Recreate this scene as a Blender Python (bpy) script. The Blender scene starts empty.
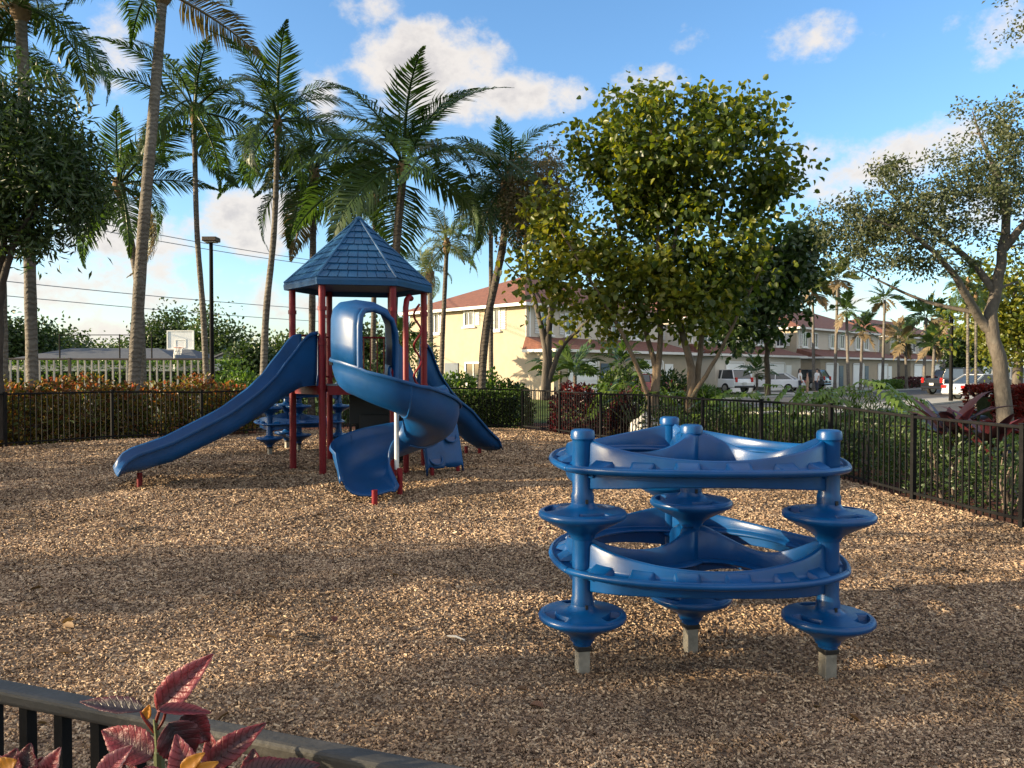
import bpy, bmesh, math, random
import numpy as np
from mathutils import Vector, Matrix, noise as mnoise
R = math.radians
PI = math.pi
C = bpy.context.scene.collection
SC = bpy.context.scene
rng = np.random.default_rng(7)
random.seed(7)

# ------------------------------------------------------------------ camera, sky, sun, exposure
F = 770.0
EYE = 1.65
HOR = 370.0
cam = bpy.data.cameras.new('camera'); cam_o = bpy.data.objects.new('camera', cam); C.objects.link(cam_o)
cam.sensor_width = 36.0; cam.lens = 36.0*F/1024.0
cam_o.location = (0, 0, EYE)
cam_o.rotation_euler = (R(90) - math.atan((384-HOR)/F), 0, 0)
cam.clip_start = 0.05; cam.clip_end = 5000
SC.camera = cam_o
SC.render.resolution_x = 1024; SC.render.resolution_y = 768
SC.view_settings.view_transform = 'Standard'; SC.view_settings.look = 'None'
SC.view_settings.gamma = 1.0; SC.view_settings.use_curve_mapping = False
SC.view_settings.exposure = 1.4

SUN_EL = 14.0
SUN_DIR = Vector((-0.985, -0.17, 0)).normalized()      # horizontal direction towards the sun
sd = Vector((SUN_DIR.x*math.cos(R(SUN_EL)), SUN_DIR.y*math.cos(R(SUN_EL)), math.sin(R(SUN_EL))))
sun = bpy.data.lights.new('sun', 'SUN'); sun.energy = 5.0; sun.angle = R(0.6); sun.color = (1.0, 0.80, 0.52)
sun_o = bpy.data.objects.new('sun', sun); C.objects.link(sun_o)
sun_o.rotation_euler = sd.to_track_quat('Z', 'Y').to_euler()
sun_o.location = (-30, -5, 12)

def build_world():
    w = bpy.data.worlds.new('World'); SC.world = w; w.use_nodes = True
    nt = w.node_tree; nt.nodes.clear(); L = nt.links
    def nd(t, **k):
        n = nt.nodes.new(t)
        for a, b in k.items(): setattr(n, a, b)
        return n
    def mth(op, a, b=None, c=None, clamp=False):
        n = nd('ShaderNodeMath', operation=op, use_clamp=clamp)
        for i, v in enumerate((a, b, c)):
            if v is None: continue
            if isinstance(v, (int, float)): n.inputs[i].default_value = v
            else: L.new(v, n.inputs[i])
        return n.outputs[0]
    out = nd('ShaderNodeOutputWorld')
    sky = nd('ShaderNodeTexSky', sky_type='NISHITA', sun_disc=False)
    sky.sun_elevation = R(SUN_EL)
    sky.sun_rotation = math.atan2(SUN_DIR.x, SUN_DIR.y)
    sky.altitude = 0; sky.air_density = 1.0; sky.dust_density = 0.9; sky.ozone_density = 3.0
    hs = nd('ShaderNodeHueSaturation'); hs.inputs['Saturation'].default_value = 1.10
    L.new(sky.outputs[0], hs.inputs['Color'])
    bg = nd('ShaderNodeBackground'); bg.inputs[1].default_value = 0.126
    L.new(hs.outputs[0], bg.inputs[0])
    tc = nd('ShaderNodeTexCoord')
    sx = nd('ShaderNodeSeparateXYZ'); L.new(tc.outputs['Generated'], sx.inputs[0])
    u = mth('ARCTAN2', sx.outputs[0], sx.outputs[1])
    v = mth('ARCSINE', sx.outputs[2])
    # cloud banks: azimuth, elevation, half widths, weight (all in the sky's own angles)
    def uv(px, py):
        a = math.atan((px-512)/F); return a, math.atan((HOR-py)/F*math.cos(a))
    banks = [(430,66,80,40,1.0),(380,12,38,34,.55),(520,98,60,28,.80),(455,105,85,26,.85),(330,95,26,34,.5),(130,232,62,30,.85),(250,222,62,32,.9),
             (60,246,60,22,.55),(115,52,26,34,.75),(690,36,26,14,.40),(815,42,46,20,.52),(650,82,34,16,.42),(640,98,30,14,.30),(865,172,92,28,.66),(820,165,46,26,.6),
             (930,150,64,26,.66),(1010,24,44,34,.62),(960,205,60,24,.55),(60,290,190,26,.62),(210,305,170,22,.58),(120,270,60,20,.6),(890,290,90,26,.40),(60,338,300,26,.62),(540,140,40,16,.2),
             (1250,160,120,40,.8),(-250,200,160,40,.8),(-380,60,100,40,.7)]
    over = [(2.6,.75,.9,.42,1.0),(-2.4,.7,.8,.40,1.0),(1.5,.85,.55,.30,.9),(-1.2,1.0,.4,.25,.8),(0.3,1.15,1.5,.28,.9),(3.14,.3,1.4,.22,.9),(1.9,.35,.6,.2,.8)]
    cur = None
    for (px, py, a, b, wt) in banks:
        cu, cv = uv(px, py)
        du = mth('DIVIDE', mth('SUBTRACT', u, cu), a/F)
        dv = mth('DIVIDE', mth('SUBTRACT', v, cv), b/F)
        q = mth('ADD', mth('MULTIPLY', du, du), mth('MULTIPLY', dv, dv))
        m = mth('MULTIPLY', mth('SUBTRACT', 1.0, mth('MULTIPLY', q, 0.62)), wt)
        m = mth('MAXIMUM', m, -0.6)
        cur = m if cur is None else mth('MAXIMUM', cur, m)
    for (cu, cv, a, b, wt) in over:      # unseen banks overhead and behind the viewer, added to lift the ambient light
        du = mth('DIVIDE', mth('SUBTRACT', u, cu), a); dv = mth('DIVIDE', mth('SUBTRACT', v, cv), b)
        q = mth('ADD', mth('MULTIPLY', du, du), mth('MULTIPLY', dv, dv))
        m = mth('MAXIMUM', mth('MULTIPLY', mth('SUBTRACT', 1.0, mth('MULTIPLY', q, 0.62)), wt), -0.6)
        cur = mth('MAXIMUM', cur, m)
    mp = nd('ShaderNodeMapping'); mp.inputs['Scale'].default_value = (1, 1, 1.35)
    L.new(tc.outputs['Generated'], mp.inputs[0])
    n1 = nd('ShaderNodeTexNoise'); n1.inputs['Scale'].default_value = 12; n1.inputs['Detail'].default_value = 8; n1.inputs['Roughness'].default_value = 0.62
    n2 = nd('ShaderNodeTexNoise'); n2.inputs['Scale'].default_value = 30; n2.inputs['Detail'].default_value = 5; n2.inputs['Roughness'].default_value = 0.6
    L.new(mp.outputs[0], n1.inputs[0]); L.new(mp.outputs[0], n2.inputs[0])
    nz = mth('SUBTRACT', n1.outputs[0], 0.5)
    nz2 = mth('SUBTRACT', n2.outputs[0], 0.5)
    dens = mth('ADD', cur, mth('ADD', mth('MULTIPLY', nz, 2.1), mth('MULTIPLY', nz2, 0.6)))
    cov = nd('ShaderNodeMapRange', interpolation_type='SMOOTHSTEP'); L.new(dens, cov.inputs[0])
    cov.inputs[1].default_value = 0.18; cov.inputs[2].default_value = 0.78; cov.inputs[4].default_value = 0.93
    # thick middles of the clouds are greyer, thin lit edges whiter
    shade = nd('ShaderNodeMapRange', interpolation_type='SMOOTHSTEP'); L.new(mth('ADD', dens, mth('MULTIPLY', nz2, 1.2)), shade.inputs[0])
    shade.inputs[1].default_value = 0.65; shade.inputs[2].default_value = 1.5
    cm = nd('ShaderNodeMix', data_type='RGBA'); L.new(shade.outputs[0], cm.inputs['Factor'])
    cm.inputs[6].default_value = (0.36, 0.335, 0.31, 1); cm.inputs[7].default_value = (0.255, 0.24, 0.235, 1)
    bc = nd('ShaderNodeBackground')
    # gain brightens high clouds and those behind the viewer, for extra ambient fill
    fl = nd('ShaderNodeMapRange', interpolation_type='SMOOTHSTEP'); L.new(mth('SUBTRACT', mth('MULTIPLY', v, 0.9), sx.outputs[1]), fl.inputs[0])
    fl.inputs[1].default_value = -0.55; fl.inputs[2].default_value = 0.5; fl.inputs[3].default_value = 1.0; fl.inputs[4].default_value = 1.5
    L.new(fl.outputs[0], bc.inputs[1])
    L.new(cm.outputs[2], bc.inputs[0])
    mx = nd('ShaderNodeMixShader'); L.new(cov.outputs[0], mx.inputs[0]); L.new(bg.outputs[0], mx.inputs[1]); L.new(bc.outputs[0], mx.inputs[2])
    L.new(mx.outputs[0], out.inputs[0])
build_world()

# ------------------------------------------------------------------ materials
def new_mat(name):
    m = bpy.data.materials.new(name); m.use_nodes = True
    return m, m.node_tree, m.node_tree.nodes['Principled BSDF']
def c4(c): return (c[0], c[1], c[2], 1.0)
def pm(name, col, rough=0.6, var=0.15, scale=6.0, bump=0.0, bscale=60.0, spec=0.5, metal=0.0, coat=0.0, dirt=None, dscale=3.0, stretch=None):
    m, nt, b = new_mat(name); L = nt.links
    tc = nt.nodes.new('ShaderNodeTexCoord')
    src = tc.outputs['Object']
    if stretch:
        mp = nt.nodes.new('ShaderNodeMapping'); mp.inputs['Scale'].default_value = stretch; L.new(src, mp.inputs[0]); src = mp.outputs[0]
    n = nt.nodes.new('ShaderNodeTexNoise'); n.inputs['Scale'].default_value = scale; n.inputs['Detail'].default_value = 6; n.inputs['Roughness'].default_value = 0.65
    L.new(src, n.inputs[0])
    rp = nt.nodes.new('ShaderNodeValToRGB')
    rp.color_ramp.elements[0].position = 0.3; rp.color_ramp.elements[1].position = 0.7
    rp.color_ramp.elements[0].color = c4([x*(1-var) for x in col]); rp.color_ramp.elements[1].color = c4([min(1, x*(1+var)) for x in col])
    L.new(n.outputs[0], rp.inputs[0]); colout = rp.outputs[0]
    if dirt:
        n3 = nt.nodes.new('ShaderNodeTexNoise'); n3.inputs['Scale'].default_value = dscale; n3.inputs['Detail'].default_value = 8; n3.inputs['Roughness'].default_value = 0.7
        L.new(tc.outputs['Object'], n3.inputs[0])
        r3 = nt.nodes.new('ShaderNodeMapRange'); r3.inputs[1].default_value = 0.5; r3.inputs[2].default_value = 0.75; r3.inputs[4].default_value = 0.6
        L.new(n3.outputs[0], r3.inputs[0])
        mxx = nt.nodes.new('ShaderNodeMix'); mxx.data_type = 'RGBA'; L.new(r3.outputs[0], mxx.inputs['Factor']); L.new(colout, mxx.inputs[6]); mxx.inputs[7].default_value = c4(dirt)
        colout = mxx.outputs[2]
    L.new(colout, b.inputs['Base Color'])
    rr = nt.nodes.new('ShaderNodeMapRange'); rr.inputs[3].default_value = max(0.02, rough*0.82); rr.inputs[4].default_value = min(1, rough*1.2)
    L.new(n.outputs[0], rr.inputs[0]); L.new(rr.outputs[0], b.inputs['Roughness'])
    b.inputs['Specular IOR Level'].default_value = spec; b.inputs['Metallic'].default_value = metal; b.inputs['Coat Weight'].default_value = coat
    if bump:
        n2 = nt.nodes.new('ShaderNodeTexNoise'); n2.inputs['Scale'].default_value = bscale; n2.inputs['Detail'].default_value = 5; L.new(src, n2.inputs[0])
        bp = nt.nodes.new('ShaderNodeBump'); bp.inputs['Strength'].default_value = bump; bp.inputs['Distance'].default_value = 0.02
        L.new(n2.outputs[0], bp.inputs['Height']); L.new(bp.outputs[0], b.inputs['Normal'])
    return m
def leafm(name, cols, trans=0.35, rough=0.45, tcol=None, spec=0.4):
    m, nt, b = new_mat(name); L = nt.links
    g = nt.nodes.new('ShaderNodeNewGeometry')
    rp = nt.nodes.new('ShaderNodeValToRGB'); cr = rp.color_ramp; cr.interpolation = 'LINEAR'
    n = len(cols)
    cr.elements[0].position = 0; cr.elements[0].color = c4(cols[0]); cr.elements[1].position = 1; cr.elements[1].color = c4(cols[-1])
    for i in range(1, n-1):
        e = cr.elements.new(i/(n-1)); e.color = c4(cols[i])
    L.new(g.outputs['Random Per Island'], rp.inputs[0])
    L.new(rp.outputs[0], b.inputs['Base Color'])
    b.inputs['Roughness'].default_value = rough; b.inputs['Specular IOR Level'].default_value = spec
    if trans:
        t = nt.nodes.new('ShaderNodeBsdfTranslucent'); mx = nt.nodes.new('ShaderNodeMixShader'); mx.inputs[0].default_value = trans
        gm = nt.nodes.new('ShaderNodeMix'); gm.data_type = 'RGBA'; gm.blend_type = 'MULTIPLY'; gm.inputs['Factor'].default_value = 1.0
        L.new(rp.outputs[0], gm.inputs[6]); gm.inputs[7].default_value = c4(tcol or (1.5, 1.6, 0.6)); gm.clamp_result = False
        L.new(gm.outputs[2], t.inputs[0])
        L.new(b.outputs[0], mx.inputs[1]); L.new(t.outputs[0], mx.inputs[2])
        L.new(mx.outputs[0], nt.nodes['Material Output'].inputs[0])
    return m
M = {}
M['blue'] = pm('blue_plastic', (0.0015, 0.050, 0.165), 0.40, 0.20, 3, 0.08, 220, 0.36, dirt=(0.014, 0.064, 0.155), dscale=9)
M['blue_gloss'] = pm('glossy_blue_plastic', (0.001, 0.052, 0.18), 0.30, 0.20, 4, 0.05, 180, 0.36, dirt=(0.012, 0.062, 0.15), dscale=12)
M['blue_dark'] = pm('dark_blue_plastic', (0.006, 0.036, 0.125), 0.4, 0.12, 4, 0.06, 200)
M['roofblue'] = pm('roof_blue_plastic', (0.008, 0.065, 0.16), 0.55, 0.22, 2.5, 0.15, 40, 0.35, dirt=(0.022, 0.07, 0.135), dscale=2)
M['red'] = pm('red_paint', (0.16, 0.006, 0.011), 0.45, 0.18, 5, 0.03, 80, 0.3, dirt=(0.085, 0.006, 0.008), dscale=6)
M['galv'] = pm('galvanised_steel', (0.27, 0.25, 0.21), 0.6, 0.3, 14, 0.05, 60, metal=0.4, dirt=(0.2, 0.18, 0.15), dscale=16)
M['palepole'] = pm('pale_pole', (0.62, 0.62, 0.60), 0.4, 0.08, 8)
M['black_vinyl'] = pm('black_vinyl', (0.012, 0.012, 0.013), 0.5, 0.2, 8, 0.1, 90)
M['fence'] = pm('black_fence_paint', (0.009, 0.009, 0.0095), 0.7, 0.3, 7, 0.06, 70, 0.08, dirt=(0.02, 0.018, 0.016), dscale=9)
M['railgrey'] = pm('weathered_rail_paint', (0.045, 0.043, 0.038), 0.55, 0.22, 9, 0.10, 90, 0.3, dirt=(0.085, 0.078, 0.068), dscale=16)
M['palefence'] = pm('pale_picket', (0.36, 0.335, 0.30), 0.6, 0.2, 6)
M['brownrail'] = pm('brown_rail', (0.05, 0.035, 0.028), 0.5, 0.2, 6)
M['bark'] = pm('grey_bark', (0.095, 0.082, 0.070), 0.9, 0.45, 7, 0.9, 26, 0.2, stretch=(1, 1, 0.35), dirt=(0.16, 0.15, 0.13), dscale=5)
M['barklight'] = pm('tan_bark', (0.15, 0.11, 0.075), 0.9, 0.4, 6, 0.6, 26, 0.2, stretch=(1, 1, 0.4), dirt=(0.20, 0.17, 0.14), dscale=5)
M['barkdark'] = pm('dark_bark', (0.06, 0.05, 0.042), 0.9, 0.35, 6, 0.6, 26, 0.2, stretch=(1, 1, 0.4))
M['twig'] = pm('twig_bark', (0.12, 0.09, 0.07), 0.9, 0.3, 8)
M['crownshaft'] = pm('palm_sheath', (0.17, 0.11, 0.06), 0.8, 0.45, 9, 0.6, 30, 0.2, stretch=(1, 1, 0.3))
def palm_trunk_mat(name, a, b_):
    m, nt, b = new_mat(name); L = nt.links
    tc = nt.nodes.new('ShaderNodeTexCoord')
    w = nt.nodes.new('ShaderNodeTexWave'); w.bands_direction = 'Z'; w.inputs['Scale'].default_value = 2.6; w.inputs['Distortion'].default_value = 7; w.inputs['Detail'].default_value = 3; w.inputs['Detail Scale'].default_value = 2.2
    L.new(tc.outputs['Object'], w.inputs[0])
    n = nt.nodes.new('ShaderNodeTexNoise'); n.inputs['Scale'].default_value = 2.2; n.inputs['Detail'].default_value = 7; L.new(tc.outputs['Object'], n.inputs[0])
    mx = nt.nodes.new('ShaderNodeMath'); mx.operation = 'MULTIPLY_ADD'; L.new(w.outputs[1], mx.inputs[0]); mx.inputs[1].default_value = 0.35; 
    sc = nt.nodes.new('ShaderNodeMath'); sc.operation = 'MULTIPLY_ADD'; L.new(n.outputs[0], sc.inputs[0]); sc.inputs[1].default_value = 1.3; sc.inputs[2].default_value = -0.32
    L.new(sc.outputs[0], mx.inputs[2])
    rp = nt.nodes.new('ShaderNodeValToRGB'); rp.color_ramp.elements[0].color = c4(a); rp.color_ramp.elements[1].color = c4(b_)
    L.new(mx.outputs[0], rp.inputs[0]); L.new(rp.outputs[0], b.inputs['Base Color']); b.inputs['Roughness'].default_value = 0.9; b.inputs['Specular IOR Level'].default_value = 0.2
    bp = nt.nodes.new('ShaderNodeBump'); bp.inputs['Strength'].default_value = 0.5; bp.inputs['Distance'].default_value = 0.03; L.new(w.outputs[1], bp.inputs['Height']); L.new(bp.outputs[0], b.inputs['Normal'])
    return m
M['palmgrey'] = palm_trunk_mat('grey_palm_trunk', (0.075, 0.066, 0.058), (0.20, 0.18, 0.155))
M['palmdark'] = palm_trunk_mat('dark_palm_trunk', (0.055, 0.045, 0.038), (0.14, 0.12, 0.10))
M['frond'] = leafm('palm_frond', [(0.030, 0.062, 0.020), (0.045, 0.085, 0.024), (0.070, 0.110, 0.028)], 0.36, 0.42)
M['frond_pale'] = leafm('pale_palm_frond', [(0.06, 0.09, 0.028), (0.09, 0.12, 0.035), (0.13, 0.13, 0.05)], 0.35, 0.45)
M['frond_dry'] = leafm('dry_palm_frond', [(0.16, 0.11, 0.06), (0.20, 0.15, 0.08), (0.10, 0.08, 0.05)], 0.2, 0.7)
M['rachis'] = pm('frond_stalk', (0.10, 0.12, 0.04), 0.6, 0.2, 6)
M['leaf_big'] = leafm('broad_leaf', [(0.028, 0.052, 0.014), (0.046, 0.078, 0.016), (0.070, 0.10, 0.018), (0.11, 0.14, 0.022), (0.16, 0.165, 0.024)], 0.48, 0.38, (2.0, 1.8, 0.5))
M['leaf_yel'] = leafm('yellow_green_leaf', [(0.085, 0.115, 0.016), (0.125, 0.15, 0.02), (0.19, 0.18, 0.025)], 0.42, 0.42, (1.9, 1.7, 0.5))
M['leaf_dark'] = leafm('dark_leaf', [(0.022, 0.044, 0.016), (0.038, 0.066, 0.022), (0.058, 0.09, 0.028)], 0.30, 0.4)
M['leaf_oak'] = leafm('oak_leaf', [(0.045, 0.062, 0.034), (0.075, 0.092, 0.048), (0.115, 0.125, 0.066)], 0.34, 0.5)
M['leaf_tan'] = leafm('tan_leaf', [(0.15, 0.11, 0.06), (0.20, 0.15, 0.08), (0.12, 0.12, 0.05)], 0.35, 0.6, (1.3, 1.2, 0.8))
M['leaf_hedge'] = leafm('hedge_leaf', [(0.030, 0.056, 0.017), (0.05, 0.084, 0.024), (0.075, 0.11, 0.03)], 0.30, 0.45)
M['leaf_green'] = leafm('bright_leaf', [(0.05, 0.10, 0.022), (0.08, 0.14, 0.03), (0.12, 0.18, 0.035)], 0.38, 0.4)
M['leaf_copper'] = leafm('copper_leaf', [(0.05, 0.075, 0.018), (0.09, 0.115, 0.024), (0.13, 0.13, 0.028), (0.17, 0.12, 0.03), (0.13, 0.05, 0.026)], 0.4, 0.45, (1.8, 1.3, 0.7))
M['leaf_copper_top'] = leafm('copper_leaf_red', [(0.10, 0.090, 0.024), (0.17, 0.095, 0.030), (0.22, 0.075, 0.032), (0.12, 0.10, 0.026)], 0.45, 0.45, (1.8, 1.1, 0.8))
M['leaf_red'] = leafm('red_leaf', [(0.10, 0.012, 0.012), (0.18, 0.02, 0.014), (0.06, 0.02, 0.016)], 0.3, 0.4, (1.6, 0.9, 0.8))
M['leaf_maroon'] = leafm('maroon_leaf', [(0.035, 0.012, 0.016), (0.06, 0.016, 0.02), (0.10, 0.024, 0.026)], 0.25, 0.38, (1.8, 0.8, 0.8))
M['stem_green'] = pm('green_stem', (0.10, 0.12, 0.05), 0.6, 0.2, 8)
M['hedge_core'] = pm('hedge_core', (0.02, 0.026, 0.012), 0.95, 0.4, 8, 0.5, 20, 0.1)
M['cream'] = pm('cream_stucco', (0.37, 0.31, 0.23), 0.9, 0.07, 2, 0.15, 60, 0.2, dirt=(0.30, 0.25, 0.185), dscale=0.8)
M['palewall'] = pm('pale_stucco', (0.56, 0.51, 0.43), 0.9, 0.05, 2, 0.15, 60, 0.2)
M['white'] = pm('white_paint', (0.76, 0.76, 0.74), 0.5, 0.04, 2)
M['bluedoor'] = pm('dark_blue_door', (0.03, 0.055, 0.09), 0.4, 0.08, 3)
M['glass'] = pm('window_glass', (0.03, 0.04, 0.05), 0.08, 0.1, 1, spec=0.8)
M['shutter'] = pm('white_shutter', (0.62, 0.62, 0.60), 0.5, 0.05, 3)
M['fascia'] = pm('white_fascia', (0.68, 0.66, 0.62), 0.6, 0.05, 3)
def tile_mat():
    m, nt, b = new_mat('terracotta_tiles'); L = nt.links
    tc = nt.nodes.new('ShaderNodeTexCoord')
    w = nt.nodes.new('ShaderNodeTexWave'); w.bands_direction = 'Z'; w.inputs['Scale'].default_value = 3.2; L.new(tc.outputs['Object'], w.inputs[0])
    n = nt.nodes.new('ShaderNodeTexNoise'); n.inputs['Scale'].default_value = 5; n.inputs['Detail'].default_value = 6; n.inputs['Roughness'].default_value = .7; L.new(tc.outputs['Object'], n.inputs[0])
    rp = nt.nodes.new('ShaderNodeValToRGB'); rp.color_ramp.elements[0].position = .3; rp.color_ramp.elements[1].position = .72
    rp.color_ramp.elements[0].color = (0.095, 0.036, 0.024, 1); rp.color_ramp.elements[1].color = (0.23, 0.088, 0.054, 1)
    L.new(n.outputs[0], rp.inputs[0]); L.new(rp.outputs[0], b.inputs['Base Color']); b.inputs['Roughness'].default_value = .85
    bp = nt.nodes.new('ShaderNodeBump'); bp.inputs['Strength'].default_value = .8; bp.inputs['Distance'].default_value = .06; L.new(w.outputs[1], bp.inputs['Height']); L.new(bp.outputs[0], b.inputs['Normal'])
    return m
M['tile'] = tile_mat()
M['greyroof'] = pm('grey_shingle', (0.06, 0.068, 0.08), 0.9, 0.2, 3, 0.3, 20)
M['asphalt'] = pm('asphalt', (0.07, 0.07, 0.072), 0.9, 0.2, 0.6, 0.3, 50, 0.3, dirt=(0.10, 0.10, 0.10), dscale=0.3)
M['concrete'] = pm('concrete', (0.34, 0.33, 0.30), 0.9, 0.12, 0.8, 0.2, 30, 0.3)
M['lawn'] = pm('lawn', (0.055, 0.085, 0.022), 0.95, 0.45, 3, 0.6, 40, 0.1, dirt=(0.09, 0.10, 0.03), dscale=0.5)
M['grass'] = leafm('grass_blade', [(0.05, 0.085, 0.02), (0.08, 0.12, 0.025), (0.11, 0.13, 0.03)], 0.35, 0.5)
M['soil'] = pm('red_mulch_soil', (0.085, 0.038, 0.028), 0.95, 0.5, 22, 0.9, 50, 0.1, dirt=(0.15, 0.08, 0.055), dscale=9)
M['wire'] = pm('cable', (0.16, 0.17, 0.20), 0.6, 0.1, 2)
M['pole'] = pm('dark_pole_paint', (0.010, 0.010, 0.011), 0.7, 0.2, 5, spec=0.08)
M['tyre'] = pm('tyre', (0.012, 0.012, 0.012), 0.85, 0.2, 10)
M['rim'] = pm('alloy', (0.45, 0.45, 0.46), 0.35, 0.1, 6, metal=0.8)
M['car_white'] = pm('white_car_paint', (0.72, 0.73, 0.74), 0.3, 0.03, 2, coat=0.6)
M['car_silver'] = pm('silver_car_paint', (0.50, 0.52, 0.55), 0.3, 0.04, 2, metal=0.3, coat=0.6)
M['car_black'] = pm('black_car_paint', (0.012, 0.013, 0.016), 0.2, 0.1, 2, coat=0.7)
M['car_grey'] = pm('grey_car_paint', (0.16, 0.17, 0.19), 0.3, 0.06, 2, metal=0.3, coat=0.6)
M['car_red'] = pm('red_car_paint', (0.24, 0.016, 0.014), 0.3, 0.06, 2, coat=0.6)
M['taillight'] = pm('tail_lamp', (0.45, 0.012, 0.01), 0.2, 0.05, 3)
M['headlight'] = pm('head_lamp', (0.7, 0.7, 0.68), 0.1, 0.03, 3)
M['plate'] = pm('number_plate', (0.5, 0.5, 0.48), 0.5, 0.05, 6)
M['skin'] = pm('skin', (0.45, 0.26, 0.18), 0.55, 0.06, 6)
M['hair'] = pm('hair', (0.03, 0.02, 0.014), 0.6, 0.2, 20)
M['shirt_white'] = pm('white_shirt', (0.7, 0.7, 0.68), 0.85, 0.05, 6)
M['trousers'] = pm('dark_trousers', (0.035, 0.04, 0.06), 0.85, 0.15, 6)
M['trousers_tan'] = pm('tan_shorts', (0.30, 0.22, 0.14), 0.85, 0.12, 6)
M['acrylic'] = pm('backboard_acrylic', (0.66, 0.68, 0.70), 0.25, 0.05, 2)
M['orange'] = pm('orange_hoop', (0.45, 0.09, 0.02), 0.5, 0.1, 6)
M['stone'] = pm('pale_stone', (0.42, 0.41, 0.39), 0.9, 0.2, 5, 0.5, 14)

def mulch_mat():
    m, nt, b = new_mat('wood_chip_mulch'); L = nt.links
    tc = nt.nodes.new('ShaderNodeTexCoord')
    nw = nt.nodes.new('ShaderNodeTexNoise'); nw.inputs['Scale'].default_value = 9; nw.inputs['Detail'].default_value = 2; L.new(tc.outputs['Object'], nw.inputs[0])
    ad = nt.nodes.new('ShaderNodeVectorMath'); ad.operation = 'MULTIPLY_ADD'; L.new(nw.outputs[1], ad.inputs[0]); ad.inputs[1].default_value = (.12, .12, .12); L.new(tc.outputs['Object'], ad.inputs[2])
    mp = nt.nodes.new('ShaderNodeMapping'); mp.inputs['Scale'].default_value = (1, 2.0, 1); L.new(ad.outputs[0], mp.inputs[0])
    v = nt.nodes.new('ShaderNodeTexVoronoi'); v.inputs['Scale'].default_value = 26; L.new(mp.outputs[0], v.inputs['Vector'])
    bw = nt.nodes.new('ShaderNodeSeparateColor'); L.new(v.outputs['Color'], bw.inputs[0])
    rp = nt.nodes.new('ShaderNodeValToRGB'); cr = rp.color_ramp
    cr.elements[0].position = 0; cr.elements[0].color = (0.09, 0.062, 0.046, 1); cr.elements[1].position = 1; cr.elements[1].color = (0.52, 0.40, 0.27, 1)
    e = cr.elements.new(.45); e.color = (0.25, 0.18, 0.125, 1); e = cr.elements.new(.8); e.color = (0.37, 0.28, 0.19, 1)
    L.new(bw.outputs[0], rp.inputs[0])
    nb = nt.nodes.new('ShaderNodeTexNoise'); nb.inputs['Scale'].default_value = .8; nb.inputs['Detail'].default_value = 6; L.new(tc.outputs['Object'], nb.inputs[0])
    mr = nt.nodes.new('ShaderNodeMapRange'); mr.inputs[1].default_value = .3; mr.inputs[2].default_value = .7; mr.inputs[3].default_value = .72; mr.inputs[4].default_value = 1.18; L.new(nb.outputs[0], mr.inputs[0])
    mu = nt.nodes.new('ShaderNodeVectorMath'); mu.operation = 'SCALE'; L.new(rp.outputs[0], mu.inputs[0]); L.new(mr.outputs[0], mu.inputs['Scale'])
    L.new(mu.outputs[0], b.inputs['Base Color']); b.inputs['Roughness'].default_value = .95; b.inputs['Specular IOR Level'].default_value = .15
    bp = nt.nodes.new('ShaderNodeBump'); bp.inputs['Strength'].default_value = 1.0; bp.inputs['Distance'].default_value = .03; L.new(bw.outputs[1], bp.inputs['Height']); L.new(bp.outputs[0], b.inputs['Normal'])
    return m
M['mulch'] = mulch_mat()
M['chip'] = leafm('wood_chip', [(0.08, 0.050, 0.033), (0.18, 0.118, 0.076), (0.26, 0.175, 0.113), (0.335, 0.23, 0.147), (0.41, 0.29, 0.182), (0.58, 0.44, 0.29)], 0, 0.85, spec=0.15)
def patchy(m):     # damp and bleached patches across the chips
    nt = m.node_tree; L = nt.links; b = nt.nodes['Principled BSDF']; src = b.inputs['Base Color'].links[0].from_socket
    tc = nt.nodes.new('ShaderNodeTexCoord'); n = nt.nodes.new('ShaderNodeTexNoise'); n.inputs['Scale'].default_value = .9; n.inputs['Detail'].default_value = 7; n.inputs['Roughness'].default_value = .62; L.new(tc.outputs['Object'], n.inputs[0])
    mr = nt.nodes.new('ShaderNodeMapRange'); mr.inputs[1].default_value = .34; mr.inputs[2].default_value = .66; mr.inputs[3].default_value = .62; mr.inputs[4].default_value = 1.22; L.new(n.outputs[0], mr.inputs[0])
    mu = nt.nodes.new('ShaderNodeVectorMath'); mu.operation = 'SCALE'; L.new(src, mu.inputs[0]); L.new(mr.outputs[0], mu.inputs['Scale']); L.new(mu.outputs[0], b.inputs['Base Color'])
patchy(M['chip'])

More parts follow.
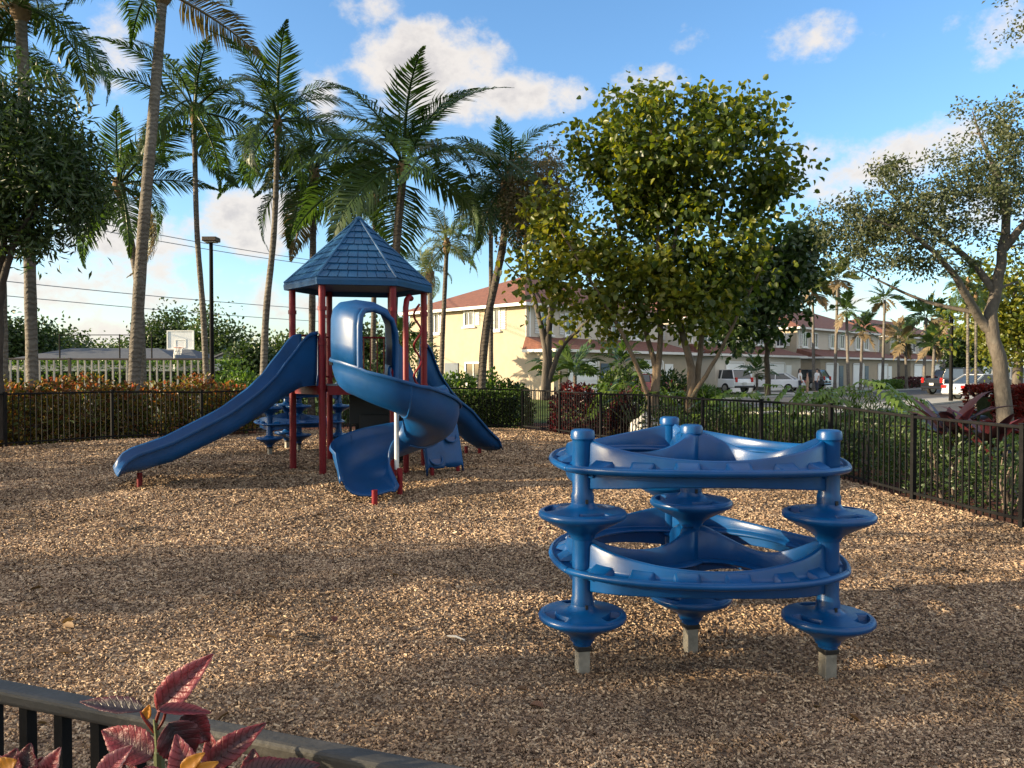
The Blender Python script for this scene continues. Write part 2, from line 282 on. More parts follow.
# ------------------------------------------------------------------ helpers
def at(px, d, z=0.0):
    return Vector(((px-512)/F*d, d, z))
def zpx(py, d):
    return EYE + (HOR-py)*d/F
class MB:
    def __init__(s): s.v = []; s.f = []; s.s = []
    def add(s, vs, fs, smooth=False):
        o = len(s.v); s.v += [tuple(p) for p in vs]
        for f in fs: s.f.append([i+o for i in f]); s.s.append(smooth)
        return s
    def box(s, c, size, rz=0, mat=None):
        hx, hy, hz = size[0]/2, size[1]/2, size[2]/2
        vs = [Vector((x, y, z)) for z in (-hz, hz) for y in (-hy, hy) for x in (-hx, hx)]
        Rm = mat if mat is not None else Matrix.Rotation(rz, 3, 'Z')
        vs = [Rm @ p + Vector(c) for p in vs]
        return s.add(vs, [(0, 2, 3, 1), (4, 5, 7, 6), (0, 1, 5, 4), (2, 6, 7, 3), (0, 4, 6, 2), (1, 3, 7, 5)])
    def bar(s, a, b, w, h):
        a, b = Vector(a), Vector(b); d = b-a; L = d.length; x = d/L
        up = Vector((0, 0, 1)) if abs(x.z) < .95 else Vector((1, 0, 0))
        y = up.cross(x).normalized(); z = x.cross(y)
        m = Matrix((x, y, z)).transposed()
        return s.box((a+b)/2, (L, w, h), mat=m)
    def tube(s, pts, rad, n=10, caps=True, closed=False):
        pts = [Vector(p) for p in pts]; k = len(pts)
        if isinstance(rad, (int, float)): rad = [rad]*k
        vs = []; ref = None
        for i, p in enumerate(pts):
            if closed: t = pts[(i+1) % k]-pts[i-1]
            else: t = pts[min(i+1, k-1)]-pts[max(i-1, 0)]
            t = t.normalized() if t.length > 1e-9 else Vector((0, 0, 1))
            if ref is None: ref = Vector((0, 1, 0)) if abs(t.y) < .9 else Vector((1, 0, 0))
            a = (ref - t*ref.dot(t)).normalized(); ref = a; b = t.cross(a)
            for j in range(n):
                q = 2*PI*j/n; vs.append(p + (a*math.cos(q)+b*math.sin(q))*rad[i])
        fs = []
        for i in range(k if closed else k-1):
            i2 = (i+1) % k
            for j in range(n):
                j2 = (j+1) % n; fs.append((i*n+j, i*n+j2, i2*n+j2, i2*n+j))
        if caps and not closed: fs.append(tuple(range(n-1, -1, -1))); fs.append(tuple((k-1)*n+j for j in range(n)))
        return s.add(vs, fs, True)
    def lathe(s, prof, c=(0, 0, 0), n=32, zoff=None):
        vs = []; fs = []; c = Vector(c); k = len(prof)
        for (r, z) in prof:
            for j in range(n):
                q = 2*PI*j/n; vs.append((c.x+r*math.cos(q), c.y+r*math.sin(q), c.z+z+(zoff(r, q) if zoff else 0)))
        for i in range(k-1):
            for j in range(n):
                j2 = (j+1) % n; fs.append((i*n+j, i*n+j2, (i+1)*n+j2, (i+1)*n+j))
        fs.append(tuple(range(n-1, -1, -1))); fs.append(tuple((k-1)*n+j for j in range(n)))
        return s.add(vs, fs, True)
    def loft(s, secs, closed_sec=False, smooth=True, caps=False):
        n = len(secs[0]); vs = [p for q in secs for p in q]; fs = []
        for i in range(len(secs)-1):
            for j in range(n if closed_sec else n-1):
                j2 = (j+1) % n; fs.append((i*n+j, i*n+j2, (i+1)*n+j2, (i+1)*n+j))
        if caps: fs.append(tuple(range(n-1, -1, -1))); fs.append(tuple((len(secs)-1)*n+j for j in range(n)))
        return s.add(vs, fs, smooth)
    def prism(s, poly, z0, z1):
        n = len(poly); vs = [(p[0], p[1], z0) for p in poly]+[(p[0], p[1], z1) for p in poly]
        fs = [tuple(range(n-1, -1, -1)), tuple(range(n, 2*n))]+[(i, (i+1) % n, n+(i+1) % n, n+i) for i in range(n)]
        return s.add(vs, fs)
    def mesh(s, name):
        me = bpy.data.meshes.new(name); me.from_pydata(s.v, [], s.f); me.polygons.foreach_set('use_smooth', s.s); me.update()
        return me
def auto_smooth(o, ang=40):
    me = o.data
    bm = bmesh.new(); bm.from_mesh(me); bmesh.ops.recalc_face_normals(bm, faces=bm.faces)
    for e in bm.edges:
        if len(e.link_faces) == 2 and e.calc_face_angle(0) > R(ang): e.smooth = False
    bm.to_mesh(me); bm.free()
def tag(o, label=None, cat=None, group=None, kind=None):
    if label: o['label'] = label
    if cat: o['category'] = cat
    if group: o['group'] = group
    if kind: o['kind'] = kind
    return o
def obj(name, mb, mat, parent=None, bevel=0, seg=2, solid=0, label=None, sm=True, ang=40):
    me = mb.mesh(name) if isinstance(mb, MB) else mb
    o = bpy.data.objects.new(name, me); C.objects.link(o)
    if mat and not me.materials: me.materials.append(mat)
    if parent: o.parent = parent
    if isinstance(mb, MB) and sm and len(me.polygons) < 60000: auto_smooth(o, ang)
    if solid:
        md = o.modifiers.new('thick', 'SOLIDIFY'); md.thickness = solid; md.offset = 0
    if bevel:
        md = o.modifiers.new('bevel', 'BEVEL'); md.width = bevel; md.segments = seg; md.limit_method = 'ANGLE'; md.angle_limit = R(35)
    if label: o['label'] = label
    return o
def thing(name, label, cat, loc=(0, 0, 0), rz=0, group=None):
    o = bpy.data.objects.new(name, None); C.objects.link(o); o.empty_display_size = .2
    o.location = loc; o.rotation_euler = (0, 0, rz)
    return tag(o, label, cat, group)
def copy_tree(o, parent=None):
    c = o.copy(); C.objects.link(c)
    if parent: c.parent = parent
    for ch in list(o.children): copy_tree(ch, c)
    return c
def struct(name, mb, mat):
    o = obj(name, mb, mat); o['kind'] = 'structure'; return o
def spline(pts, n):
    pts = [Vector(p) for p in pts]; k = len(pts); out = []
    if k == 2: return [pts[0].lerp(pts[1], i/(n-1)) for i in range(n)]
    for i in range(n):
        t = i/(n-1)*(k-1); a = min(int(t), k-2); f = t-a
        p0 = pts[a-1] if a > 0 else pts[0]*2-pts[1]; p1 = pts[a]; p2 = pts[a+1]; p3 = pts[a+2] if a+2 < k else pts[k-1]*2-pts[k-2]
        out.append(0.5*((2*p1)+(p2-p0)*f+(2*p0-5*p1+4*p2-p3)*f*f+(3*p1-p0-3*p2+p3)*f**3))
    return out
def interp(tab, x):
    return float(np.interp(x, [t[0] for t in tab], [t[1] for t in tab]))
def resample(pts, step):
    pts = [Vector(p) for p in pts]; seg = [(pts[i+1]-pts[i]).length for i in range(len(pts)-1)]; tot = sum(seg)
    n = max(1, round(tot/step)); out = []
    for k in range(n+1):
        t = tot*k/n; i = 0
        while i < len(seg)-1 and t > seg[i]: t -= seg[i]; i += 1
        out.append(pts[i].lerp(pts[i+1], min(1, t/seg[i])))
    return out
# raw numpy meshes -------------------------------------------------
def raw_mesh(name, V, tris=None, quads=None, smooth=False):
    me = bpy.data.meshes.new(name); V = np.asarray(V, np.float32)
    me.vertices.add(len(V)); me.vertices.foreach_set('co', V.ravel())
    fa = tris if tris is not None else quads; k = fa.shape[1]; n = len(fa)
    me.loops.add(n*k); me.loops.foreach_set('vertex_index', fa.astype(np.int32).ravel())
    me.polygons.add(n); me.polygons.foreach_set('loop_start', np.arange(0, n*k, k, dtype=np.int32))
    try: me.polygons.foreach_set('loop_total', np.full(n, k, np.int32))
    except Exception: pass
    if smooth: me.polygons.foreach_set('use_smooth', np.ones(n, bool))
    me.update(calc_edges=True); return me
def unit(a): return a/np.maximum(np.linalg.norm(a, axis=-1, keepdims=True), 1e-9)
def leaves(name, P, D, L, W, rg, fold=.18, droop=.12, round_=False, up=0.6):
    """one folded leaf per row: P base, D direction, L length, W width"""
    n = len(P); D = unit(D)
    nrm = unit(rg.normal(size=(n, 3))*(1-up) + np.array([0, 0, up])); S = unit(np.cross(D, nrm)+1e-6); N = np.cross(S, D)
    L = L[:, None]; W = W[:, None]
    if round_:
        V = np.stack([P, P+D*L*.25+S*W*.42+N*W*fold, P+D*L*.66+S*W*.40+N*W*fold*.8, P+D*L-N*L*droop, P+D*L*.66-S*W*.40+N*W*fold*.8, P+D*L*.25-S*W*.42+N*W*fold], 1)
        b = np.arange(n)[:, None]*6
        T = np.concatenate([b+np.array([[0, 1, 2, 3]]), b+np.array([[0, 3, 4, 5]])], 0)
        return raw_mesh(name, V.reshape(-1, 3), quads=T)
    V = np.stack([P, P+D*L*.45+S*W*.5+N*W*fold, P+D*L-N*L*droop, P+D*L*.45-S*W*.5+N*W*fold], 1)
    b = np.arange(n)[:, None]*4
    T = np.concatenate([b+np.array([[0, 1, 2]]), b+np.array([[0, 2, 3]])], 0)
    return raw_mesh(name, V.reshape(-1, 3), tris=T)

# ------------------------------------------------------------------ ground
def vnoise(x, y, s, seed):
    x = np.asarray(x)/s; y = np.asarray(y)/s
    xi = np.floor(x).astype(np.int64); yi = np.floor(y).astype(np.int64); fx = x-xi; fy = y-yi
    fx = fx*fx*(3-2*fx); fy = fy*fy*(3-2*fy)
    def h(a, b):
        q = np.sin(a*127.1+b*311.7+seed*74.7)*43758.5453; return q-np.floor(q)
    return (h(xi, yi)*(1-fx)+h(xi+1, yi)*fx)*(1-fy)+(h(xi, yi+1)*(1-fx)+h(xi+1, yi+1)*fx)*fy
def gh(x, y):
    x = np.asarray(x, float); y = np.asarray(y, float)
    t = np.clip((y-11.2)/1.2, 0, 1)*np.clip((1.5-x)/2.0, 0, 1); t = t*t*(3-2*t)
    z = 0.07*t + (vnoise(x, y, 2.3, 1)-.5)*.08 + (vnoise(x, y, .8, 2)-.5)*.07 + (vnoise(x, y, .3, 3)-.5)*.03
    for (hx, hy) in ((-5.4, 10.2), (-1.55, 9.1), (-.4, 14.6)): z = z-.07*np.exp(-((x-hx)**2+(y-hy)**2)/.35)+.03*np.exp(-((x-hx)**2+(y-hy)**2)/1.4)
    dc = np.exp(-((x-1.04)**2+(y-4.46)**2)/1.6)
    return np.maximum((z+.045)*(1-dc)+.006*dc, .0)
def gz(x, y): return float(gh(x, y))

FENCE_R = [(.28, 20.5), (1.15, 19.1), (2.0, 17.6), (2.9, 16.0), (3.7, 14.3), (4.4, 12.3), (4.85, 10.6), (5.08, 9.2), (5.25, 8.0), (5.4, 6.4), (5.45, 4.6), (5.2, 2.8)]
FENCE_L = [(-10.9, 13.2), (-9.85, 14.9), (-8.3, 16.9), (-7.2, 18.2), (-5.6, 19.2), (-3.4, 20.0), (-1.2, 20.5), (.28, 20.5)]
FENCE_N = [(-3.0, 2.155), (1.8, .425)]
outline = [(-10.9, 13.2), (-12.0, 10), (-12, 5), (-6, 3.2), (-3, 2.22), (1.8, .5), (4.2, 1.2), (5.2, 2.8)]+list(reversed(FENCE_R))[1:]+list(reversed(FENCE_L))[1:-1]
def inside(x, y, poly):
    x = np.asarray(x); y = np.asarray(y); r = np.zeros(x.shape, bool); n = len(poly)
    for i in range(n):
        x1, y1 = poly[i]; x2, y2 = poly[(i+1) % n]
        c = ((y1 > y) != (y2 > y)) & (x < (x2-x1)*(y-y1)/((y2-y1) if y2 != y1 else 1e-9)+x1); r ^= c
    return r
def grid_mesh(name, x0, x1, y0, y1, st, hf, keep=None):
    xs = np.arange(x0, x1+st/2, st); ys = np.arange(y0, y1+st/2, st); X, Y = np.meshgrid(xs, ys)
    Z = hf(X, Y); V = np.stack([X, Y, Z], -1).reshape(-1, 3); nx = len(xs); ny = len(ys)
    i, j = np.meshgrid(np.arange(nx-1), np.arange(ny-1)); a = (j*nx+i).ravel()
    Q = np.stack([a, a+1, a+nx+1, a+nx], 1)
    if keep is not None:
        cx = (X[:-1, :-1]+st/2).ravel(); cy = (Y[:-1, :-1]+st/2).ravel(); Q = Q[keep(cx, cy)]
    return raw_mesh(name, V, quads=Q, smooth=True)
g = MB(); S_ = 3000; g.add([(-S_, -S_, -.05), (S_, -S_, -.05), (S_, S_, -.05), (-S_, S_, -.05)], [(0, 1, 2, 3)])
struct('ground', g, M['lawn'])
def soil_h(x, y): return (vnoise(x, y, .5, 5)-.5)*.02-.028
me = grid_mesh('planting_bed', -20, 9.2, -3, 24.5, .25, soil_h, lambda x, y: (x < 8.2-(y-8)*.35) & (x > -17))
struct('planting_bed', me, M['soil'])
me = grid_mesh('mulch_ground', -12.2, 5.8, .4, 20.8, .07, gh, lambda x, y: inside(x, y, outline))
struct('mulch_ground', me, M['mulch'])
def chips():
    n = 520000
    d = 1.2+ (rng.random(n)**1.75)*19.8; u = (rng.random(n)-.5)*1.5
    x = u*d; y = d
    k = inside(x, y, outline) & (x > -11); x = x[k]; y = y[k]; d = d[k]; n = len(x)
    z = gh(x, y)
    P = np.stack([x, y, z], 1)
    az = rng.random(n)*2*PI; el = rng.normal(0, .28, n)
    D = np.stack([np.cos(az)*np.cos(el), np.sin(az)*np.cos(el), np.sin(el)], 1)
    S = unit(np.stack([-np.sin(az), np.cos(az), rng.normal(0, .35, n)], 1)); N = np.cross(D, S)
    sc = np.clip(d/5.6, .66, 2.3)
    L = (rng.gamma(2.4, .0054, n)+.007)*sc**.7; W = (rng.random(n)*.009+.006)*sc**.8; T = W*.35
    L = np.minimum(L, .085)
    P = P+np.stack([0*x, 0*x, .004+rng.random(n)*.012], 1)
    L = L[:, None]; W = W[:, None]; T = T[:, None]; tp = (.5+rng.random(n)*.5)[:, None]
    A = [P-D*L/2-S*W/2*tp-N*T, P-D*L/2+S*W/2*tp-N*T, P-D*L/2+N*T*.8, P+D*L/2-S*W/2-N*T, P+D*L/2+S*W/2-N*T, P+D*L/2+N*T*.8]
    # broad chips: lid and two flanks
    V = np.stack([A[0], A[1], A[2]-S*W*.3, A[2]+S*W*.3, A[3], A[4], A[5]-S*W*.35, A[5]+S*W*.35], 1)
    b = np.arange(n)[:, None]*8
    Q = np.concatenate([b+np.array([[2, 3, 7, 6]]), b+np.array([[0, 2, 6, 4]]), b+np.array([[1, 5, 7, 3]])], 0)
    o = obj('wood_chips', raw_mesh('wood_chips', V.reshape(-1, 3), quads=Q), M['chip'])
    tag(o, 'loose tan and brown wood chips covering the playground', 'wood chips', None, 'stuff')
chips()

# street along the row of town houses -------------------------------------------------
P0 = Vector((.8, 45, 0)); U = Vector((.7071, .7071, 0)); NN = Vector((.7071, -.7071, 0))
def street(t, n, z=0): return P0+U*t+NN*n+Vector((0, 0, z))
def strip(t0, t1, n0, n1, z0, z1, mb=None):
    mb = mb or MB(); ps = [street(t0, n0), street(t1, n0), street(t1, n1), street(t0, n1)]
    return mb.prism([(p.x, p.y) for p in ps], z0, z1)
def sheet(t0, t1, n0, n1, z, mb=None):
    mb = mb or MB(); return mb.add([street(t0, n0, z), street(t0, n1, z), street(t1, n1, z), street(t1, n0, z)], [(0, 1, 2, 3)])
struct('road', sheet(-5, 400, 9.0, 17.2, -.035), M['asphalt'])
kb = MB(); strip(-5, 400, 8.8, 9.0, -.06, .06, kb); strip(-5, 400, 17.2, 17.4, -.06, .06, kb); strip(-5.2, -5, 8.8, 17.4, -.06, .06, kb)
struct('kerb', kb, M['concrete'])
dw = MB()
for t0 in (6, 20, 24, 35, 40, 46, 60, 66, 73, 80): sheet(t0-1, t0+3.6, 2.2, 8.8, -.03, dw)
struct('driveway', dw, M['concrete'])
struct('pavement', strip(-4, 400, 17.4, 19.4, -.06, .05), M['concrete'])
struct('parking_lane', sheet(2, 60, 19.4, 27, -.03), M['asphalt'])
def grass_patch():
    n = 26000; x = rng.uniform(1.5, 13, n); y = rng.uniform(11, 34, n)
    k = (x > np.interp(y, [8, 12, 16, 20, 34], [7.6, 6.4, 5.0, 2.6, 0.5])); x = x[k]; y = y[k]; n = len(x)
    D = np.stack([rng.normal(0, .4, n), rng.normal(0, .4, n), np.ones(n)], 1)
    me = leaves('lawn_grass', np.stack([x, y, np.full(n, -.05)], 1), D, rng.uniform(.05, .12, n), rng.uniform(.02, .05, n), rng)
    tag(obj('lawn_grass', me, M['grass']), 'short mown green grass beyond the black fence', 'grass', None, 'stuff')
grass_patch()

# ------------------------------------------------------------------ town houses
def town_house(t0, length, depth, label, wall_end, wall_front, end_windows, garages, ridge=8.1, eave=5.6):
    o = thing('town_house', label, 'house', street(t0, 0, -.05), R(45), 'terracotta roofed town houses along the street')
    L, D = length, depth
    mb = MB()   # upper body, walls as one shell
    mb.box((L/2, D/2, eave/2), (L, D, eave))
    obj('wall', mb, wall_end, o)
    fr = MB(); fr.box((L/2, -1.1, 1.4), (L-.02, 2.2, 2.8)); 
    for k in range(int(L//7)+1):
        cx = min(L-2.2, 2.6+k*7.0)
    obj('garage_wall', fr, wall_end, o)
    ff = MB(); ff.box((L/2, -.02, 4.45), (L+.02, .06, 2.2)); obj('front_wall', ff, wall_front, o)
    ov = .55
    rf = MB(); zr = eave+.02
    e = [(-ov, -ov, zr), (L+ov, -ov, zr), (L+ov, D+ov, zr), (-ov, D+ov, zr)]
    h = D/2
    r1 = (h, D/2, ridge); r2 = (max(h+.1, L-h), D/2, ridge)
    rf.add(e+[r1, r2], [(0, 1, 5, 4), (1, 2, 5), (2, 3, 4, 5), (3, 0, 4)])
    rr = obj('roof', rf, M['tile'], o)
    fa = MB()
    for a, b in ((0, 1), (1, 2), (2, 3), (3, 0)):
        fa.bar(Vector(e[a])-Vector((0, 0, .10)), Vector(e[b])-Vector((0, 0, .10)), .05, .18)
    fa.add([(p[0], p[1], zr-.02) for p in e], [(3, 2, 1, 0)])
    obj('fascia', fa, M['fascia'], rr)
    lr = MB(); a = [(-.35, -2.65, 2.9), (L+.35, -2.65, 2.9), (L+.05, -.05, 3.65), (-.05, -.05, 3.65), (-.35, -.05, 2.9), (L+.35, -.05, 2.9)]
    lr.add(a, [(0, 1, 2, 3), (0, 3, 4), (1, 5, 2)])
    pr = obj('porch_roof', lr, M['tile'], o)
    fb = MB(); fb.bar((-.35, -2.65, 2.81), (L+.35, -2.65, 2.81), .05, .16); fb.bar((-.35, -2.65, 2.81), (-.35, -.05, 2.81), .05, .16)
    obj('fascia', fb, M['fascia'], pr)
    for gx in [0.25, L-.25]:
        dp = MB(); dp.box((gx, -.09, 4.6), (.09, .08, 1.9)); obj('downpipe', dp, M['white'], o)
    for gx in garages:
        gd = MB(); gd.box((gx, -2.22, 1.12), (2.5, .06, 2.14))
        for q in range(3): gd.box((gx, -2.262, .56+.53*q), (2.44, .02, .03))
        d = obj('garage_door', gd, M['white'], o)
        fm = MB(); fm.box((gx-1.34, -2.25, 1.16), (.14, .08, 2.24)); fm.box((gx+1.34, -2.25, 1.16), (.14, .08, 2.24)); fm.box((gx, -2.25, 2.29), (2.54, .08, .14))
        obj('door_frame', fm, M['fascia'], d)
        dr = MB(); dr.box((gx+2.1, -2.22, 1.05), (.95, .06, 2.1)); dd = obj('door', dr, M['bluedoor'] if (gx*7) % 2 < 1 else M['white'], o)
        kn = MB(); kn.box((gx+1.76, -2.28, 1.0), (.06, .08, .06)); obj('handle', kn, M['rim'], dd)
        for wx in (gx-.9, gx+1.3):
            window(o, (wx, -.05, 4.5), 'front', 1.0, 1.3)
    for (s, z, w, hh, sh, door) in end_windows:
        if door:
            dr = MB(); dr.box((-.03, s, z), (.08, w, hh)); obj('door', dr, M['bluedoor'], o)
        else: window(o, (-.0, s, z), 'end', w, hh, sh)
    return o
def window(o, c, face, w, h, sh=True):
    c = Vector(c)
    def bx(mb, u, z, su, sz, dep, off):
        if face == 'front': mb.box((c.x+u, c.y-off, c.z+z), (su, dep, sz))
        else: mb.box((c.x-off, c.y+u, c.z+z), (dep, su, sz))
    f = MB()
    bx(f, -w/2, 0, .10, h+.1, .12, .02); bx(f, w/2, 0, .10, h+.1, .12, .02); bx(f, 0, h/2, w-.1, .10, .12, .02); bx(f, 0, 0, .05, h-.1, .08, .03); bx(f, 0, -h/2, w-.1, .1, .12, .02)
    wo = obj('window', f, M['white'], o)
    p = MB(); bx(p, 0, 0, w-.1, h-.1, .02, .012); obj('pane', p, M['glass'], wo)
    s = MB(); bx(s, 0, -h/2-.10, w+.3, .09, .2, .06); obj('sill', s, M['white'], wo)
    if sh:
        q = MB(); 
        for z in range(9): bx(q, -w/2-.30, -h/2+h*(z+.5)/9, .40, h/9*.72, .05, .03)
        obj('shutter', q, M['shutter'], wo)
town_house(0, 14, 11, 'cream two-storey house with red tile roof, end wall sunlit behind the playground', M['cream'], M['palewall'],
           [(2.6, 4.75, .9, 1.25, True, 0), (4.9, 4.9, .9, .85, True, 0), (8.3, 4.75, .9, 1.25, True, 0), (6.6, 1.1, 1.3, 2.1, 0, 1), (4.5, 1.5, 1.5, 1.3, False, 0)], [2.6, 9.4])
town_house(17.5, 14, 11, 'pale grey two-storey town house with white garages behind the broad-leaved tree', M['palewall'], M['palewall'], [(3, 4.6, .9, 1.2, True, 0), (7, 4.6, .9, 1.2, True, 0)], [2.8, 9.6])
town_house(35.5, 20, 11, 'cream and white town house behind the slender palms, midway down the street', M['cream'], M['palewall'], [(1.6, 4.5, .9, 1.2, True, 0), (4.6, 4.5, .9, 1.2, True, 0)], [2.4, 8.6, 15])
town_house(59, 24, 11, 'cream town house at far right end of the street, beside the shaggy palms', M['cream'], M['palewall'], [(2, 4.5, .9, 1.2, True, 0)], [2.4, 8.6, 15, 21])
town_house(87, 24, 11, 'distant pale town house, farthest one down the street', M['palewall'], M['palewall'], [], [2.4, 8.6, 15])

# low houses beyond the ball court
def low_house(px, d, w, dep, h, rh, rz, label, roof):
    p = at(px, d); o = thing('bungalow', label, 'house', (p.x, p.y, -.05), R(rz), 'low houses beyond the court')
    b = MB(); b.box((0, 0, h/2), (w, dep, h)); obj('wall', b, M['palewall'], o)
    r = MB(); e = .5; x, y = w/2+e, dep/2+e
    r.add([(-x, -y, h), (x, -y, h), (x, y, h), (-x, y, h), (-x+dep*.4, 0, h+rh), (x-dep*.4, 0, h+rh)], [(0, 1, 5, 4), (1, 2, 5), (2, 3, 4, 5), (3, 0, 4), (3, 2, 1, 0)])
    obj('roof', r, roof, o)
    wb = MB(); wb.box((w*.2, -dep/2-.02, h*.55), (1.4, .1, 1.1)); obj('window', wb, M['glass'], o)
low_house(115, 60, 12, 8, 2.3, 1.1, 4, 'low bungalow with grey shingle roof behind the leaning palm trunk', M['greyroof'])
low_house(170, 66, 9, 8, 2.2, 1.3, -3, 'low bungalow with grey roof right of the basketball backboard pole', M['greyroof'])
def gable_house():
    p = at(231, 62); o = thing('gabled_cottage', 'small white gabled cottage end showing behind green shrubs', 'house', (p.x, p.y, -.05), R(-12))
    b = MB(); b.add([(-2.6, 0, 0), (2.6, 0, 0), (2.6, 0, 2.2), (0, 0, 3.2), (-2.6, 0, 2.2), (-2.6, 8, 0), (2.6, 8, 0), (2.6, 8, 2.2), (0, 8, 3.2), (-2.6, 8, 2.2)],
                    [(0, 1, 2, 3, 4), (9, 8, 7, 6, 5), (0, 5, 6, 1), (1, 6, 7, 2), (4, 9, 5, 0)]); obj('wall', b, M['white'], o)
    r = MB(); r.add([(-3, -.4, 2.08), (0, -.4, 3.25), (3, -.4, 2.08), (-3, 8.4, 2.08), (0, 8.4, 3.25), (3, 8.4, 2.08)], [(0, 1, 4, 3), (1, 2, 5, 4)]); obj('roof', r, M['greyroof'], o, solid=.12)
gable_house()

# ------------------------------------------------------------------ fences
def fence(name, label, pts, h, spacing, mp, mr, mpick, zf, gap=.105, pick=.016, rail=(.05, .036), post=.055, lowgap=.10, cap=True):
    P = resample([Vector((p[0], p[1], 0)) for p in pts], spacing)
    o = thing(name, label, 'fence', (P[0].x, P[0].y, 0))
    off = Vector((P[0].x, P[0].y, 0))
    for i, p in enumerate(P):
        z = zf(p.x, p.y); d = (P[min(i+1, len(P)-1)]-P[max(i-1, 0)]); rz = math.atan2(d.y, d.x)
        q = p-off
        mb = MB(); mb.box((q.x, q.y, z+h/2-.04), (post, post, h+.10), rz); pb = obj('post', mb, mp, o, bevel=.004)
        if cap:
            cb = MB(); cb.box((q.x, q.y, z+h+.018), (post+.012, post+.012, .014), rz); obj('cap', cb, mp, pb, bevel=.003)
    for i in range(len(P)-1):
        a, b = P[i]-off, P[i+1]-off; za, zb = zf(P[i].x, P[i].y), zf(P[i+1].x, P[i+1].y)
        u = (b-a).normalized(); a2, b2 = a+u*post*.5, b-u*post*.5
        mb = MB()
        mb.bar((a2.x, a2.y, za+h-rail[1]/2), (b2.x, b2.y, zb+h-rail[1]/2), rail[0], rail[1]); obj('top_rail', mb, mr, o, bevel=min(rail)*.3, seg=3)
        mb = MB()
        mb.bar((a2.x, a2.y, za+lowgap), (b2.x, b2.y, zb+lowgap), .028, .03)
        n = max(2, round((b2-a2).length/gap)); rz = math.atan2(u.y, u.x)
        for k in range(1, n):
            f = k/n; q = a2.lerp(b2, f); z = za+(zb-za)*f
            z1 = z+h-rail[1]-.002; z0 = z+max(.02, lowgap-.06)
            mb.box((q.x, q.y, (z0+z1)/2), (pick, pick, z1-z0), rz)
        obj('picket_panel', mb, mpick, o)
    return o
fz = lambda x, y: gz(x, y)-.01
fence('picket_fence', 'black metal picket fence curving round the right side behind the near climber', FENCE_R, 1.07, 1.72, M['fence'], M['fence'], M['fence'], fz)
fence('picket_fence', 'black metal picket fence at left behind the long straight slide', FENCE_L, 1.07, 1.95, M['fence'], M['fence'], M['fence'], fz)
fence('picket_fence', 'near black picket fence with thick grey top rail, crossed by red leaves', FENCE_N, 1.07, 6.0, M['fence'], M['railgrey'], M['fence'], lambda x, y: .0, gap=.085, pick=.02, rail=(.041, .030))
fence('court_fence', 'taller fence of pale pickets under a brown rail behind copper shrubs', [(-22, 25.2), (-15, 26), (-10.2, 26.3)], 2.05, 2.6, M['brownrail'], M['brownrail'], M['palefence'], lambda x, y: 0, gap=.24, pick=.05, rail=(.06, .07), post=.08, lowgap=.2, cap=False)

